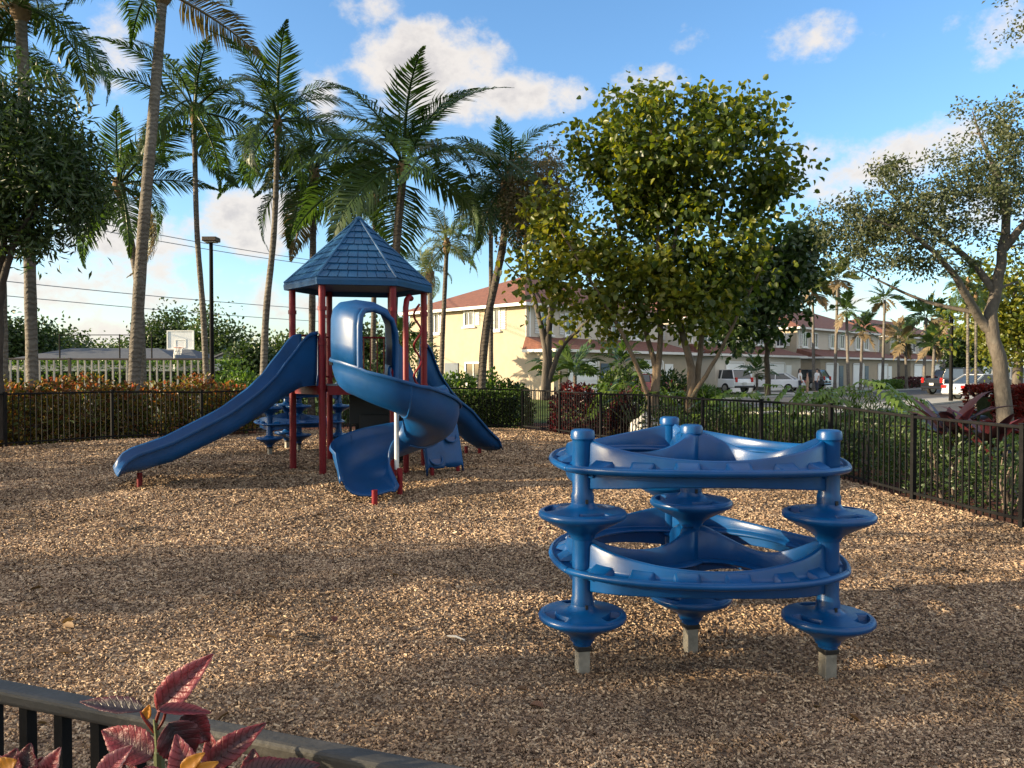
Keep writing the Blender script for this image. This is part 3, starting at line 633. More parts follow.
# ------------------------------------------------------------------ spiral climber
def make_climber(label):
    o = thing('ring_climber', label, 'climber', (0, 0, 0), 0, 'blue ring climbers')
    Rp = .75; A0 = R(208)
    posts = [(Rp*math.cos(A0+k*2*PI/3), Rp*math.sin(A0+k*2*PI/3)) for k in range(3)]+[(0, 0)]
    def post(x, y):
        mb = MB(); mb.lathe([(.0, 1.335), (.045, 1.335), (.060, 1.328), (.065, 1.315), (.065, 1.285), (.058, 1.278), (.055, 1.27), (.055, 1.0), (.061, .985), (.061, .90), (.055, .88), (.055, .44), (.061, .425), (.061, .35), (.055, .33), (.05, .18)][::-1], (x, y, 0), 28)
        p = obj('post', mb, M['blue_gloss'], o)
        lg = MB(); lg.box((x, y, .02), (.068, .068, .36), R(12)); obj('leg', lg, M['galv'], p, bevel=.006)
        cl = MB(); cl.box((x, y, .165), (.084, .084, .03), R(12)); obj('collar', cl, M['black_vinyl'], p, bevel=.006)
        for z in (.955, .395):
            bt = MB(); a = R(-75); bt.box((x+.061*math.cos(a), y+.061*math.sin(a), z), (.014, .014, .022), a); obj('bolt', bt, M['black_vinyl'], p)
        for (zt, ph) in ((.895, 20), (.348, 65)):
            def dent(r, q, ph=R(ph)):
                if min(abs(r-v_) for v_ in (.150, .175, .200)) < 1e-6:
                    w = (q-ph) % (2*PI/3)
                    if w < R(52): return -.034*min(1, min(w, R(52)-w)/R(5))
                return 0
            db = MB(); db.lathe([(.061, .050), (.068, .034), (.085, .022), (.11, .016), (.145, .012), (.150, .0115), (.175, .010), (.200, .0085), (.205, .008), (.218, .008), (.229, .003), (.236, -.008), (.235, -.022), (.226, -.032), (.19, -.052), (.152, -.072), (.120, -.089), (.096, -.103), (.079, -.117), (.068, -.131), (.063, -.146)], (x, y, zt), 96, dent)
            obj('step_disc', db, M['blue_gloss'], o)
    for x, y in posts: post(x, y)
    def rw(th): return .708+.018*math.cos(3*(th-A0))
    def panel(k, dz):
        mb = MB(); secs = []; n = 48; grip = []
        for i in range(n+1):
            s = i/n; th = A0+(k+s)*2*PI/3; m = math.sin(PI*s)
            r = rw(th); er = Vector((math.cos(th), math.sin(th), 0)); 
            dr = -.054*math.sin(3*(th-A0)); et = Vector((-er.y, er.x, 0)); tg = (er*dr+et*r).normalized(); nr = Vector((tg.y, -tg.x, 0))
            p = er*r
            top = 1.292-.088*m**.85+dz; bot = 1.012+.060*m+dz; fl = 1.125+.022*m+dz; fw = .105+.022*(1-m)**2
            t = .018
            prof = [(t, bot), (t, fl-.02), (t+.02, fl-.018), (fw-.02, fl-.018), (fw, fl-.011), (fw+.011, fl+.006), (fw, fl+.022), (fw-.018, fl+.024), (fw-.03, fl+.008), (t+.02, fl+.006), (t+.004, fl+.02), (t, top-.02), (t*.5, top), (-t*.5, top), (-t, top-.02), (-t, fl+.01), (-t-.04, fl), (-t-.04, fl-.018), (-t, fl-.022), (-t, bot)]
            secs.append([p+nr*a+Vector((0, 0, z)) for a, z in prof])
            if i in (5, 12, 19, 27, 35, 42): grip.append((p, nr, tg, fl, fw))
        mb.loft(secs, closed_sec=True, caps=True)
        for (p, nr, tg, fl, fw) in grip:
            pts = []
            for (a, b, z) in ((-.075, .012, .0), (.075, .012, .0), (.06, fw-.02, .0), (-.06, fw-.02, .0), (-.06, .012, .046), (.06, .012, .046), (.048, fw-.045, .022), (-.048, fw-.045, .022)):
                pts.append(p+tg*a+nr*b+Vector((0, 0, fl+.004+z)))
            mb.add(pts, [(3, 2, 1, 0), (4, 5, 6, 7), (0, 1, 5, 4), (1, 2, 6, 5), (2, 3, 7, 6), (3, 0, 4, 7)], True)
        obj('climbing_panel', mb, M['blue_gloss'], o, ang=50, bevel=.007, seg=2)
    def spoke(k, dz):
        mb = MB(); secs = []; x, y = posts[k]; n = 24; d = Vector((-x, -y, 0)).normalized(); nr = Vector((-d.y, d.x, 0))
        for i in range(n+1):
            s = i/n; m = math.sin(PI*s); p = Vector((x, y, 0)).lerp(Vector((0, 0, 0)), s)+nr*(.07*math.sin(2*PI*s))
            m2 = max(0, (m-.22)/.78); top = 1.292-.100*m2**1.1+dz; bot = 1.02+.05*m+dz; fl = 1.10+dz; t = .018+.042*math.exp(-((1-s)/.13)**2); w = .04+.05*(1-m)
            prof = [(t, bot), (t, fl-.02), (w, fl-.016), (w+.012, fl-.004), (w, fl+.008), (t, fl+.01), (t, top-.02), (t*.5, top), (-t*.5, top), (-t, top-.02), (-t, fl+.01), (-w, fl+.008), (-w-.012, fl-.004), (-w, fl-.016), (-t, fl-.02), (-t, bot)]
            secs.append([p+nr*a+Vector((0, 0, z)) for a, z in prof])
        mb.loft(secs, closed_sec=True, caps=True); obj('inner_panel', mb, M['blue_gloss'], o, ang=50)
    for dz in (0, -.545):
        for k in range(3): panel(k, dz); spoke(k, dz)
    return o
climber = make_climber('large blue ring climber with cone steps, in the near right of the playground')
climber.location = (1.04, 4.46, .0)
cl2 = copy_tree(climber); cl2['label'] = 'smaller looking blue ring climber half hidden behind the left straight slide'
cl2.location = (-4.05, 14.6, .08); cl2.rotation_euler = (0, 0, R(35))

# ------------------------------------------------------------------ play tower
TC = Vector((-2.42, 12.2, 0)); TA = R(10); TR = 1.02; DECK = 1.42
def make_tower():
    o = thing('play_tower', 'blue and red playground tower with hexagonal roof, spiral and straight slides', 'play tower', (TC.x, TC.y, 0))
    W = lambda x, y, z=0: Vector((x-TC.x, y-TC.y, z))
    hexp = lambda r, k, z: Vector((r*math.cos(TA+k*PI/3), r*math.sin(TA+k*PI/3), z))
    for k in range(6):
        p = hexp(TR, k, 0); mb = MB(); g0 = gz(TC.x+p.x, TC.y+p.y)
        mb.tube([(p.x, p.y, -.3), (p.x, p.y, 3.06)], .052, 16); po = obj('post', mb, M['red'], o)
        for z in (DECK-.02, DECK+.62, 2.55):
            cb = MB(); cb.tube([(p.x, p.y, z-.03), (p.x, p.y, z+.03)], .064, 16); obj('clamp', cb, M['red'], po)
    # roof: overlapping rows of shingle tabs on six faces
    mb = MB(); ze, za = 2.99, 4.03; RR = 1.14; rows = 9
    rr = random.Random(3)
    for k in range(6):
        A, B, T = hexp(RR, k, ze), hexp(RR, k+1, ze), Vector((0, 0, za))
        nrm = (B-A).cross(T-A).normalized()
        def pt(u, v): return (A.lerp(B, u)).lerp(T, v)
        for r in range(rows):
            v0, v1 = r/rows*.985, (r+1.06)/rows*.985
            nb = max(1, round(8*(1-v0))); sh = .5*(r % 2)
            edges = [0]+[(i+sh)/nb for i in range(0 if sh else 1, nb)]+[1]
            for i in range(len(edges)-1):
                u0, u1 = edges[i], edges[i+1]
                if u1-u0 < .01: continue
                g = .012/(1-v0+.05) if u1-u0 > .05 else 0
                lift = .020+rr.uniform(-.003, .004)
                w = v1 if v1 < .985 else .985
                # keep the tab inside the triangle: same u at top
                a, b, c, d = pt(u0+g*.5, v0)+nrm*lift, pt(u1-g*.5, v0)+nrm*lift, pt(u1-g*.5, w)+nrm*.003, pt(u0+g*.5, w)+nrm*.003
                a0, b0 = pt(u0+g*.5, v0), pt(u1-g*.5, v0)
                mb.add([a, b, c, d, a0, b0], [(0, 1, 2, 3), (4, 5, 1, 0), (4, 0, 3), (5, 2, 1)])
        mb.add([A, B, T], [(0, 1, 2)])
    roof = obj('roof', mb, M['roofblue'], o, sm=False)
    rb = MB()
    for k in range(6): rb.tube([hexp(RR, k, ze+.01), hexp(.03, k, za+.0)], [.022, .018], 8)
    rb.lathe([(.06, 4.0), (.07, 4.03), (.05, 4.06), (.01, 4.075)], (0, 0, 0), 16)
    obj('ridge_cap', rb, M['roofblue'], roof)
    fb = MB(); secs = []
    for k in range(7): secs.append([hexp(RR, k, ze+.01), hexp(RR+.015, k, ze-.03), hexp(RR+.005, k, ze-.10), hexp(RR-.08, k, ze-.105), hexp(RR-.1, k, ze-.01)])
    fb.loft(secs, closed_sec=True, smooth=False); obj('eave', fb, M['roofblue'], roof)
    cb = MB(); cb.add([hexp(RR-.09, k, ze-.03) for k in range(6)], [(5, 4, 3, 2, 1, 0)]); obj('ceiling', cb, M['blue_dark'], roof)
    # deck
    db = MB(); db.prism([hexp(TR-.03, k, 0).to_2d() for k in range(6)], DECK-.05, DECK); dk = obj('deck', db, M['black_vinyl'], o)
    eb = MB()
    for k in range(6):
        a, b = hexp(TR-.03, k, DECK-.07), hexp(TR-.03, k+1, DECK-.07); eb.bar(a.lerp(b, .06), a.lerp(b, .94), .05, .13)
    obj('deck_edge', eb, M['red'], dk)
    # blue side panels beside openings
    pb = MB(); a, b = hexp(TR-.0, 3, 0), hexp(TR, 4, 0); u = (b-a).normalized()
    pb.bar((b-u*.10)+Vector((0, 0, DECK+.35)), (b-u*.16)+Vector((0, 0, DECK+.35)), .05, .72); obj('side_panel', pb, M['blue_dark'], o, bevel=.01)
    # red barrier of rails on two rear faces
    for k in (1, 2):
        a, b = hexp(TR, k, 0), hexp(TR, k+1, 0); bb = MB()
        for z in (DECK+.12, DECK+.78): bb.tube([a+Vector((0, 0, z)), b+Vector((0, 0, z))], .016, 8)
        for i in range(1, 9): p = a.lerp(b, i/9); bb.tube([p+Vector((0, 0, DECK+.12)), p+Vector((0, 0, DECK+.78))], .011, 6)
        obj('barrier', bb, M['red'], o)
    # ---- black stairs under and behind the front opening
    for i in range(4):
        z = .22+.30*i; c = TC+Vector((.18-.04*i, .15+.24*i, 0)) ; q = W(c.x, c.y+.55, z)
        sb = MB(); sb.box((q.x, q.y, z), (.86, .30, .05), R(10)); sb.box((q.x, q.y+.14, z-.13), (.86, .02, .26), R(10))
        obj('step', sb, M['black_vinyl'], o, bevel=.01)
    sb = MB()
    for sx in (-.46, .46):
        sb.bar(W(TC.x+.18+sx, TC.y+.6, .05), W(TC.x+.02+sx, TC.y+1.5, 1.3), .04, .16)
    obj('stringer', sb, M['black_vinyl'], o)
    bp = MB(); c = W(-2.15, 12.45); bp.box((c.x, c.y, .62), (.62, .05, .62), R(8)); bp.box((c.x-.02, c.y+.1, 1.02), (.95, .05, .5), R(8)); obj('stair_screen', bp, M['black_vinyl'], o, bevel=.01)
    # ---- spiral slide
    ax, ay = -1.5, 10.0; rc = .45
    path = []
    for i in range(9): t = i/8; path.append((Vector((-2.2+.25*t*t*(3-2*t), 11.36-1.32*t, 1.44-.04*t)), 0))
    th = 180
    ztab = [(180, 1.39), (225, 1.32), (270, 1.17), (315, .98), (360, .79), (405, .63), (450, .50), (495, .40), (540, .28), (572, .20)]
    a = 186
    while a <= 566: path.append((Vector((ax+rc*math.cos(R(a)), ay+rc*math.sin(R(a)), interp(ztab, a))), a)); a += 7.5
    last = path[-1][0]; al = R(a-7.5); tv = Vector((-math.sin(al), math.cos(al), 0))
    for i in range(1, 7): path.append((last+tv*(.085*i)+Vector((0, 0, -.017*i)), 600+i))
    n = len(path); pts = [p for p, _ in path]
    secs = []; hood = []
    for i, (p, ang) in enumerate(path):
        t = (pts[min(i+1, n-1)]-pts[max(i-1, 0)]); t.z = 0; t.normalize(); out = Vector((t.y, -t.x, 0))*1.0
        out = Vector((-(-t.y), -t.x, 0))   # right of travel
        wi = .34 if ang < 600 else .31+.02*(ang-600)*.3; wo = .35 if ang < 600 else .31
        hi = .30 if ang < 540 else (.26 if ang < 600 else max(.10, .26-.028*(ang-600))); ho = .42 if ang < 590 else .42-.040*(ang-600)
        if 250 < ang < 300: ho = .40
        prof = [(-wi-.015, hi), (-wi, hi*.55), (-wi+.03, hi*.25), (-wi+.09, .035), (-.12, .0), (.0, -.012), (.12, .0), (.20, .03), (.28, .10), (.325, .20), (wo, ho*.72), (wo+.01, ho), (wo+.035, ho+.012), (wo+.045, ho-.02)]
        secs.append([p+out*c_+Vector((0, 0, h)) for c_, h in prof])
        if ang <= 247:
            e_ = .10*min(1, i/16); hp = [(wo+.012, ho-.01), (wo+.015, .66), (wo+.012, .93), (wo-.012, 1.05), (wo-.08, 1.12), (.08, 1.15), (-.14, 1.12), (-.27-e_*.7, 1.04), (-.335-e_, .88), (-.35-e_, .6), (-wi-.012-e_*.8, hi-.01)]
            hood.append([p+out*c_+Vector((0, 0, h)) for c_, h in hp])
    loc = lambda s: [q-TC for q in s]
    mb = MB(); mb.loft([loc(s) for s in secs]); sl = obj('spiral_slide', mb, M['blue'], o, solid=.022, ang=60)
    hb = MB(); hb.loft([loc(s) for s in hood[2:]]); ho_ = obj('hood', hb, M['blue'], sl, solid=.03, ang=60)
    for a0_ in (292, 400, 505):
        k_ = min(range(n), key=lambda i_: abs(path[i_][1]-a0_) if path[i_][1] < 600 else 999); sm_ = MB(); sm_.tube([q_-Vector((0, 0, .012)) for q_ in loc(secs[k_])[3:12]], .017, 8); obj('seam', sm_, M['blue'], sl)
    rim = MB(); e = hood[-1]; rim.tube(loc(e), .036, 10); obj('hood_rim', rim, M['blue'], sl)
    for i in (6, 11):
        q = hood[i][0]-TC; nb = MB(); nb.box((q.x-.02, q.y-.01, q.z-.03), (.04, .05, .05)); obj('bolt', nb, M['black_vinyl'], sl)
    cpole = MB(); cpole.tube([W(ax, ay, .36), W(ax, ay, 1.25)], .03, 14); obj('centre_pole', cpole, M['palepole'], sl)
    for (x, y, z) in ((-1.66, 9.28, .2), (-1.43, 9.80, .40)):
        lb = MB(); lb.tube([W(x, y, -.25), W(x, y, z)], .036, 12); obj('leg', lb, M['red'], sl)
    # ---- straight slides
    def chute(p0, p1, ztop, wing, name, w=.30, bow=0.0, exit_r=.22):
        n = 44; secs = []; d = (p1-p0); d.z = 0; Ld = d.length; d.normalize(); side = Vector((-d.y, d.x, 0))
        for i in range(n+1):
            s = i/n; p = p0.lerp(p1, s)+side*bow*math.sin(PI*s)
            z = interp(ztop, s); h = interp(wing, s)
            lip = max(0, (s-.94)/.06)
            z -= .05*lip**2
            prof = [(-w-.045, h-.03), (-w-.035, h+.01), (-w, h), (-w+.012, h*.55), (-w+.03, h*.22+.02), (-w+.09, .015), (-.10, 0), (.10, 0), (w-.09, .015), (w-.03, h*.22+.02), (w-.012, h*.55), (w, h), (w+.035, h+.01), (w+.045, h-.03)]
            secs.append([p+side*a+Vector((0, 0, z+b))-TC for a, b in prof])
        mb = MB(); mb.loft(secs); s = obj(name, mb, M['blue'], o, solid=.022, ang=60); return s
    zt = [(0, 1.42), (.08, 1.40), (.18, 1.26), (.30, 1.02), (.45, .78), (.60, .60), (.75, .42), (.88, .33), (.95, .31), (1, .30)]
    wg = [(0, .78), (.05, .76), (.12, .60), (.22, .42), (.32, .36), (.5, .30), (.75, .27), (.9, .24), (.96, .17), (1, .05)]
    s1 = chute(Vector((-3.06, 11.62, 0)), Vector((-5.30, 10.28, 0)), zt, wg, 'straight_slide', .42, bow=.04)
    lb = MB(); lb.tube([W(-5.06, 10.44, -.25), W(-5.06, 10.44, .26)], .036, 12); obj('leg', lb, M['red'], s1)
    s2 = chute(Vector((-1.74, 12.76, 0)), Vector((-.45, 14.45, 0)), [(0, 1.42), (.1, 1.40), (.25, 1.12), (.45, .82), (.6, .66), (.8, .34), (.92, .22), (1, .2)], [(0, .75), (.1, .6), (.2, .4), (.35, .3), (.8, .25), (.95, .18), (1, .05)], 'wave_slide', .30)
    for (x, y, z) in ((-.60, 14.2, .2), (-.85, 14.25, .24)):
        lb = MB(); lb.tube([W(x, y, -.2), W(x, y, z)], .032, 12); obj('leg', lb, M['red'], s2)
    # ---- pod step climber at the right front face
    mb = MB(); secs = []
    p0, p1 = Vector((-1.42, 11.86, 1.38)), Vector((-.98, 11.62, .16)); d = Vector((p1.x-p0.x, p1.y-p0.y, 0)).normalized(); d = Vector((.55, -.83, 0)); side = Vector((-d.y, d.x, 0))
    base = Vector((-1.30, 12.0, 0))
    for i in range(25):
        s = i/24; p = base+d*(.55*s**.8); z = 1.38-1.20*s**1.35
        wv = .035*math.sin(s*PI*6)
        secs.append([p+side*a-TC+Vector((0, 0, z+b)) for a, b in ((-.31, -.13), (-.30, .0), (-.27, .03), (-.18, .0+wv), (-.03, .0+wv), (0, .03), (.03, -wv), (.18, -wv), (.27, .03), (.30, 0), (.31, -.13))])
    mb.loft(secs); st = obj('step_climber', mb, M['blue'], o, solid=.025, ang=60)
    for sgn in (-1, 1):
        for s in (.72, .93):
            q = base+d*(.55*s**.8)+side*(.15*sgn)-TC; z = 1.38-1.20*s**1.35; nv = Vector((d.x*.6, d.y*.6, .8)).normalized()
            if (s > .9) == (sgn > 0): continue
            hb = MB(); pts_ = []
            for j in range(17):
                a = 2*PI*j/16; pts_.append(q+side*(.105*math.cos(a))+Vector((d.x*.07, d.y*.07, -.085))*math.sin(a)+Vector((0, 0, z+.035)))
            hb.tube(pts_[:-1], .016, 8, closed=True); obj('foot_ring', hb, M['blue'], st)
            pk = MB(); pk.add([p_+Vector((0, 0, -.012)) for p_ in pts_[:-1]], [tuple(range(16))]); obj('foot_pocket', pk, M['blue_dark'], st)
    for a_ in (-.22, .22):
        q = base+d*.53+side*a_; lb = MB(); lb.tube([W(q.x, q.y, -.2), W(q.x, q.y, .2)], .032, 12); obj('leg', lb, M['red'], st)
    # ---- red climbing poles at the right
    mb = MB(); x, y = -1.62, 11.75
    mb.tube([W(x, y, -.2), W(x, y, 2.60), W(x+.01, y+.05, 2.72), W(x+.03, y+.15, 2.78), W(x+.05, y+.25, 2.76)], .045, 12); obj('climbing_pole', mb, M['red'], o)
    mb = MB(); pts_ = []
    for i in range(60):
        t = i/59; pts_.append(W(-1.44+.055*math.cos(t*18), 11.75+.055*math.sin(t*18), 1.3+1.35*t))
    mb.tube(pts_, .017, 8); obj('twist_rail', mb, M['red'], o)
    mb = MB(); mb.tube([W(-1.86, 11.9, DECK), W(-1.86, 11.9, 2.15), W(-1.86, 12.0, 2.27), W(-1.86, 12.15, 2.3), W(-1.86, 12.28, 2.2), W(-1.86, 12.3, DECK)], .025, 10); obj('handle', mb, M['red'], o)
    return o
make_tower()

# ------------------------------------------------------------------ palms
def frond_mesh(name, droop, n=44, ll=.27, hang=.45, seed=1, wid=.013, stiff=.55, taper=.85):
    rg = np.random.default_rng(seed)
    k = 26; pts = []; p = np.zeros(3); a = 0.0; tans = []
    for i in range(k+1):
        s = i/k; a = -droop*s**1.25
        t = np.array([math.cos(a), 0, math.sin(a)]); pts.append(p.copy()); tans.append(t); p = p+t/k
    pts = np.array(pts); tans = np.array(tans); S = np.linspace(0, 1, k+1)
    V = []; T = []
    s0 = .14
    for i in range(n):
        s = s0+(1-s0)*(i/(n-1)); P = np.array([np.interp(s, S, pts[:, c]) for c in range(3)]); t = unit(np.array([np.interp(s, S, tans[:, c]) for c in range(3)]))
        L = ll*(.5+.5*math.sin(PI*min(1, s*1.2)**.8))*(1-taper*max(0, s-.55)/.45)
        for sg in (-1, 1):
            if rg.random() < .06: continue
            side = np.array([0, sg, 0]); up = np.cross(t, np.array([0, 1., 0])); up = up if up[2] > 0 else -up
            fw = stiff+.5*s; d = unit(side*1.0+t*fw+up*(.22+rg.normal(0, .10))+rg.normal(0, .08, 3)); l = L*rg.uniform(.85, 1.12)
            m = P+d*l*.5; d2 = unit(d-np.array([0, 0, hang*rg.uniform(.6, 1.5)])); e = m+d2*l*.5
            w = unit(np.cross(d, up))*wid*rg.uniform(.8, 1.2); b = len(V)
            V += [P-w*.4, P+w*.4, m+w, m-w, e]
            T += [(b, b+1, b+2), (b, b+2, b+3), (b+3, b+2, b+4)]
    # rachis as a flat tapering four-sided stalk
    for i in range(k+1):
        w = .014*(1-.85*S[i])+.002
        V += [pts[i]+np.array([0, w, 0]), pts[i]+np.array([0, 0, w*.7]), pts[i]-np.array([0, w, 0]), pts[i]-np.array([0, 0, w*.7])]
    b0 = len(V)-4*(k+1)
    for i in range(k):
        for j in range(4):
            a_, b_, c_, d_ = b0+i*4+j, b0+i*4+(j+1) % 4, b0+(i+1)*4+(j+1) % 4, b0+(i+1)*4+j
            T += [(a_, b_, c_), (a_, c_, d_)]
    return raw_mesh(name, np.array(V), tris=np.array(T))
FR = {}
def fronds(kind):
    if kind not in FR:
        if kind == 'coco': ms = [frond_mesh('frond', dr, 78, .29, hg, sd, .0075, .45) for dr, hg, sd in ((1.2, .9, 1), (1.6, 1.2, 2), (1.8, 1.3, 3), (.75, .7, 4))]
        elif kind == 'queen': ms = [frond_mesh('frond', dr, 70, .25, hg, sd, .0075, .3) for dr, hg, sd in ((1.5, .9, 5), (1.9, 1.0, 6), (1.2, .8, 7), (.5, .5, 8))]
        else: ms = [frond_mesh('frond', dr, 22, .34, hg, sd, .034, .7) for dr, hg, sd in ((.7, .4, 11), (1.1, .5, 12), (.3, .2, 13))]
        FR[kind] = ms
    return FR[kind]
def mesh_with(me, mat):
    key = (me.name, mat.name)
    if key not in FR: c = me.copy(); c.materials.clear(); c.materials.append(mat); FR[key] = c
    return FR[key]
def palm(label, pts, r0, r1, flen, nf, kind='coco', mat='frond', tmat='palmgrey', group=None, seed=0, spear=True, low=-.7, dry=0, shaft=True, up=1.35, name='palm_tree'):
    rg = random.Random(seed*13+5); pts = [Vector(p) for p in pts]
    o = thing(name, label, 'palm', (pts[0].x, pts[0].y, pts[0].z), 0, group); off = pts[0]
    sp = spline([p-off for p in pts], 26)
    rad = []; r0 *= .76; r1 *= .78
    for i in range(26):
        t = i/25; r = r0+(r1-r0)*t**.7
        if t < .08: r *= 1+.5*(1-t/.08)**2
        rad.append(r*(1+.035*math.sin(i*2.1)))
    sp[0] = sp[0]+Vector((0, 0, -.25))
    mb = MB(); mb.tube(sp, rad, 14); obj('trunk', mb, M[tmat], o)
    top = sp[-1]
    if shaft:
        sb = MB(); ax_ = (sp[-1]-sp[-3]).normalized()
        sb.tube([top-ax_*.25, top-ax_*.12, top+ax_*.12, top+ax_*.35], [r1*1.02, r1*1.7, r1*1.9, r1*.7], 12); obj('sheath', sb, M['crownshaft'], o)
    nf = max(10, round(nf*(.8 if kind == 'coco' else .9)))
    ms = fronds(kind); ga = rg.random()*6.28
    for i in range(nf):
        f = i/max(1, nf-1); pitch = low+(up-low)*f**.85+rg.uniform(-.12, .12); az = ga+i*2.399+rg.uniform(-.25, .25)
        m = ms[(0 if pitch > .75 else 1 if pitch > .1 else 2) % len(ms)]
        if rg.random() < .25: m = rg.choice(ms)
        L = flen*(1.02 if kind == 'coco' else 1.04)*rg.uniform(.85, 1.1)*(1 if pitch < 1.2 else .92)
        mm = M['frond_dry'] if i < max(dry, 1 if kind == 'coco' and seed % 3 == 1 else 0) else M[mat]
        c = bpy.data.objects.new('frond', mesh_with(m, mm)); C.objects.link(c); c.parent = o
        c.location = top+Vector((math.cos(az), math.sin(az), 0))*r1*.8+Vector((0, 0, .1+.15*f)); c.rotation_euler = (rg.uniform(-.8, .8), -pitch, az+rg.uniform(-.2, .2)); c.scale = (L, L, L)
    if spear:
        sbm = MB(); a = top+Vector((0, 0, .2)); lean = Vector((rg.uniform(-.15, .15), 0, 1))
        sbm.tube([a, a+lean*flen*.35, a+lean*flen*.75], [.035, .024, .004], 6); obj('spear_leaf', sbm, M['frond_pale'], o)
    return o
GP = 'tall palms behind the left fence'
def P3(px, py, d): return at(px, d, zpx(py, d))
palm('tall pale palm trunk leaning right, its crown cut off by the picture top', [at(130, 19, 0), P3(143, 250, 19), P3(157, 100, 19), P3(166, -2, 19)], .215, .145, 2.9, 13, seed=1, group=GP, low=-.1)
palm('ringed palm with thick crown base rising behind the dark leafy tree', [at(33, 17.6, 0), P3(30, 200, 17.6), P3(25, 14, 17.6)], .17, .155, 3.1, 16, seed=22, group=GP, low=-.55, spear=False)
palm('straight pale palm trunk at the extreme left edge', [at(4, 18.5, 0), P3(2, 250, 18.5), P3(-6, 60, 18.5)], .15, .12, 2.4, 12, seed=3, group=GP, low=-.3)
palm('palm with spreading crown just left of the tall leaning trunk', [at(143, 22.5, 0), P3(140, 300, 22.5), P3(130, 232, 22.5), P3(121, 190, 22.5)], .17, .12, 2.9, 21, seed=4, group=GP, low=-.75)
palm('slim straight palm next to the lamp pole with an upright spear', [at(208, 22, 0), P3(204, 320, 22), P3(198, 230, 22), P3(196, 118, 22)], .125, .085, 2.75, 19, seed=5, group=GP, low=-.75)
palm('slender palm with curving trunk between lamp pole and tower roof', [at(262, 21, 0), P3(266, 320, 21), P3(275, 230, 21), P3(279, 128, 21)], .15, .085, 2.7, 19, seed=6, group=GP, low=-.7)
palm('dark crowned palm rising directly left of the tower roof', [at(311, 24, 0), P3(313, 280, 24), P3(315, 176, 24)], .15, .12, 3.1, 21, seed=7, tmat='palmdark', group=GP, low=-.8, up=1.2)
palm('big palm fanning against the white cloud above the tower roof', [at(389, 20, 0), P3(396, 260, 20), P3(404, 172, 20)], .15, .13, 3.35, 22, seed=8, tmat='palmdark', group=GP, low=-.55)
palm('yellowish palm farther back, seen just over the roof tip', [at(372, 31, 0), P3(376, 200, 31)], .15, .12, 2.4, 17, seed=9, mat='frond_pale', tmat='palmdark', group=GP, low=-.8)
palm('small palm with thin dark trunk in front of the cream house', [at(440, 28, 0), P3(443, 330, 28), P3(447, 248, 28)], .13, .10, 1.75, 17, 'queen', mat='frond_pale', tmat='palmdark', seed=10, group=GP, low=-.6)
palm('palm with drooping feathery crown leaning left of the yellow-green tree', [at(479, 22, 0), P3(486, 330, 22), P3(503, 245, 22), P3(507, 190, 22)], .17, .13, 2.4, 32, 'queen', tmat='palmdark', seed=11, group=GP, low=-.9, spear=False)
palm('thin upright dark palm behind the leaning feathery palm', [at(491, 28, 0), P3(491, 215, 28)], .12, .10, 1.9, 15, 'queen', tmat='palmdark', seed=12, group=GP, low=-.9, spear=False)
palm('short grey palm beside the left end of the cream house', [at(431, 40, 0), P3(430, 275, 40)], .22, .17, 2.0, 14, seed=13, group=GP, low=-.5)
GS = 'street palms in front of the town houses'
for i, (px, py, d, fl, kd, mt, lb) in enumerate([
    (812, 290, 62, 2.3, 'fan', 'frond_pale', 'tall street palm with dry hanging fronds by the cream end wall'),
    (837, 280, 60, 2.3, 'fan', 'frond_pale', 'tallest street palm standing over the middle town house'),
    (846, 312, 58, 1.9, 'fan', 'frond', 'bright green street palm in front of the middle town house windows'),
    (862, 332, 60, 1.9, 'fan', 'frond', 'low spreading street palm under the porch roof line'),
    (884, 300, 66, 1.9, 'fan', 'frond', 'slender street palm standing alone against the sky gap'),
    (898, 334, 70, 1.8, 'fan', 'frond_dry', 'shaggy brown street palm before the far town house'),
    (905, 342, 66, 1.9, 'fan', 'frond_pale', 'squat shaggy palm just beside the brown palm'),
    (925, 318, 62, 2.4, 'fan', 'frond', 'full round street palm left of the black lamp post'),
    (934, 346, 58, 1.6, 'fan', 'frond', 'small dark street palm at the foot of the round palm'),
    (944, 322, 80, 2.2, 'fan', 'frond', 'distant palm directly behind the black lamp post')]):
    palm(lb, [at(px+random.Random(i).uniform(-3, 3), d, 0), P3(px, py, d)], .17, .13, fl, 15, kd, mt, 'palmgrey', GS, seed=40+i, spear=False, low=-.9, dry=3, shaft=False, name='street_palm')
for px, lb in ((968, 'thin pale palm trunk just left of the oak trunk'), (976, 'second thin pale palm trunk beside the oak trunk')):
    palm(lb, [at(px, 34, 0), P3(px-1, 285 if px < 970 else 300, 34)], .09, .07, 1.6, 11, 'coco', 'frond', 'palmgrey', 'thin palms beside the oak', seed=px, spear=False, name='thin_palm')

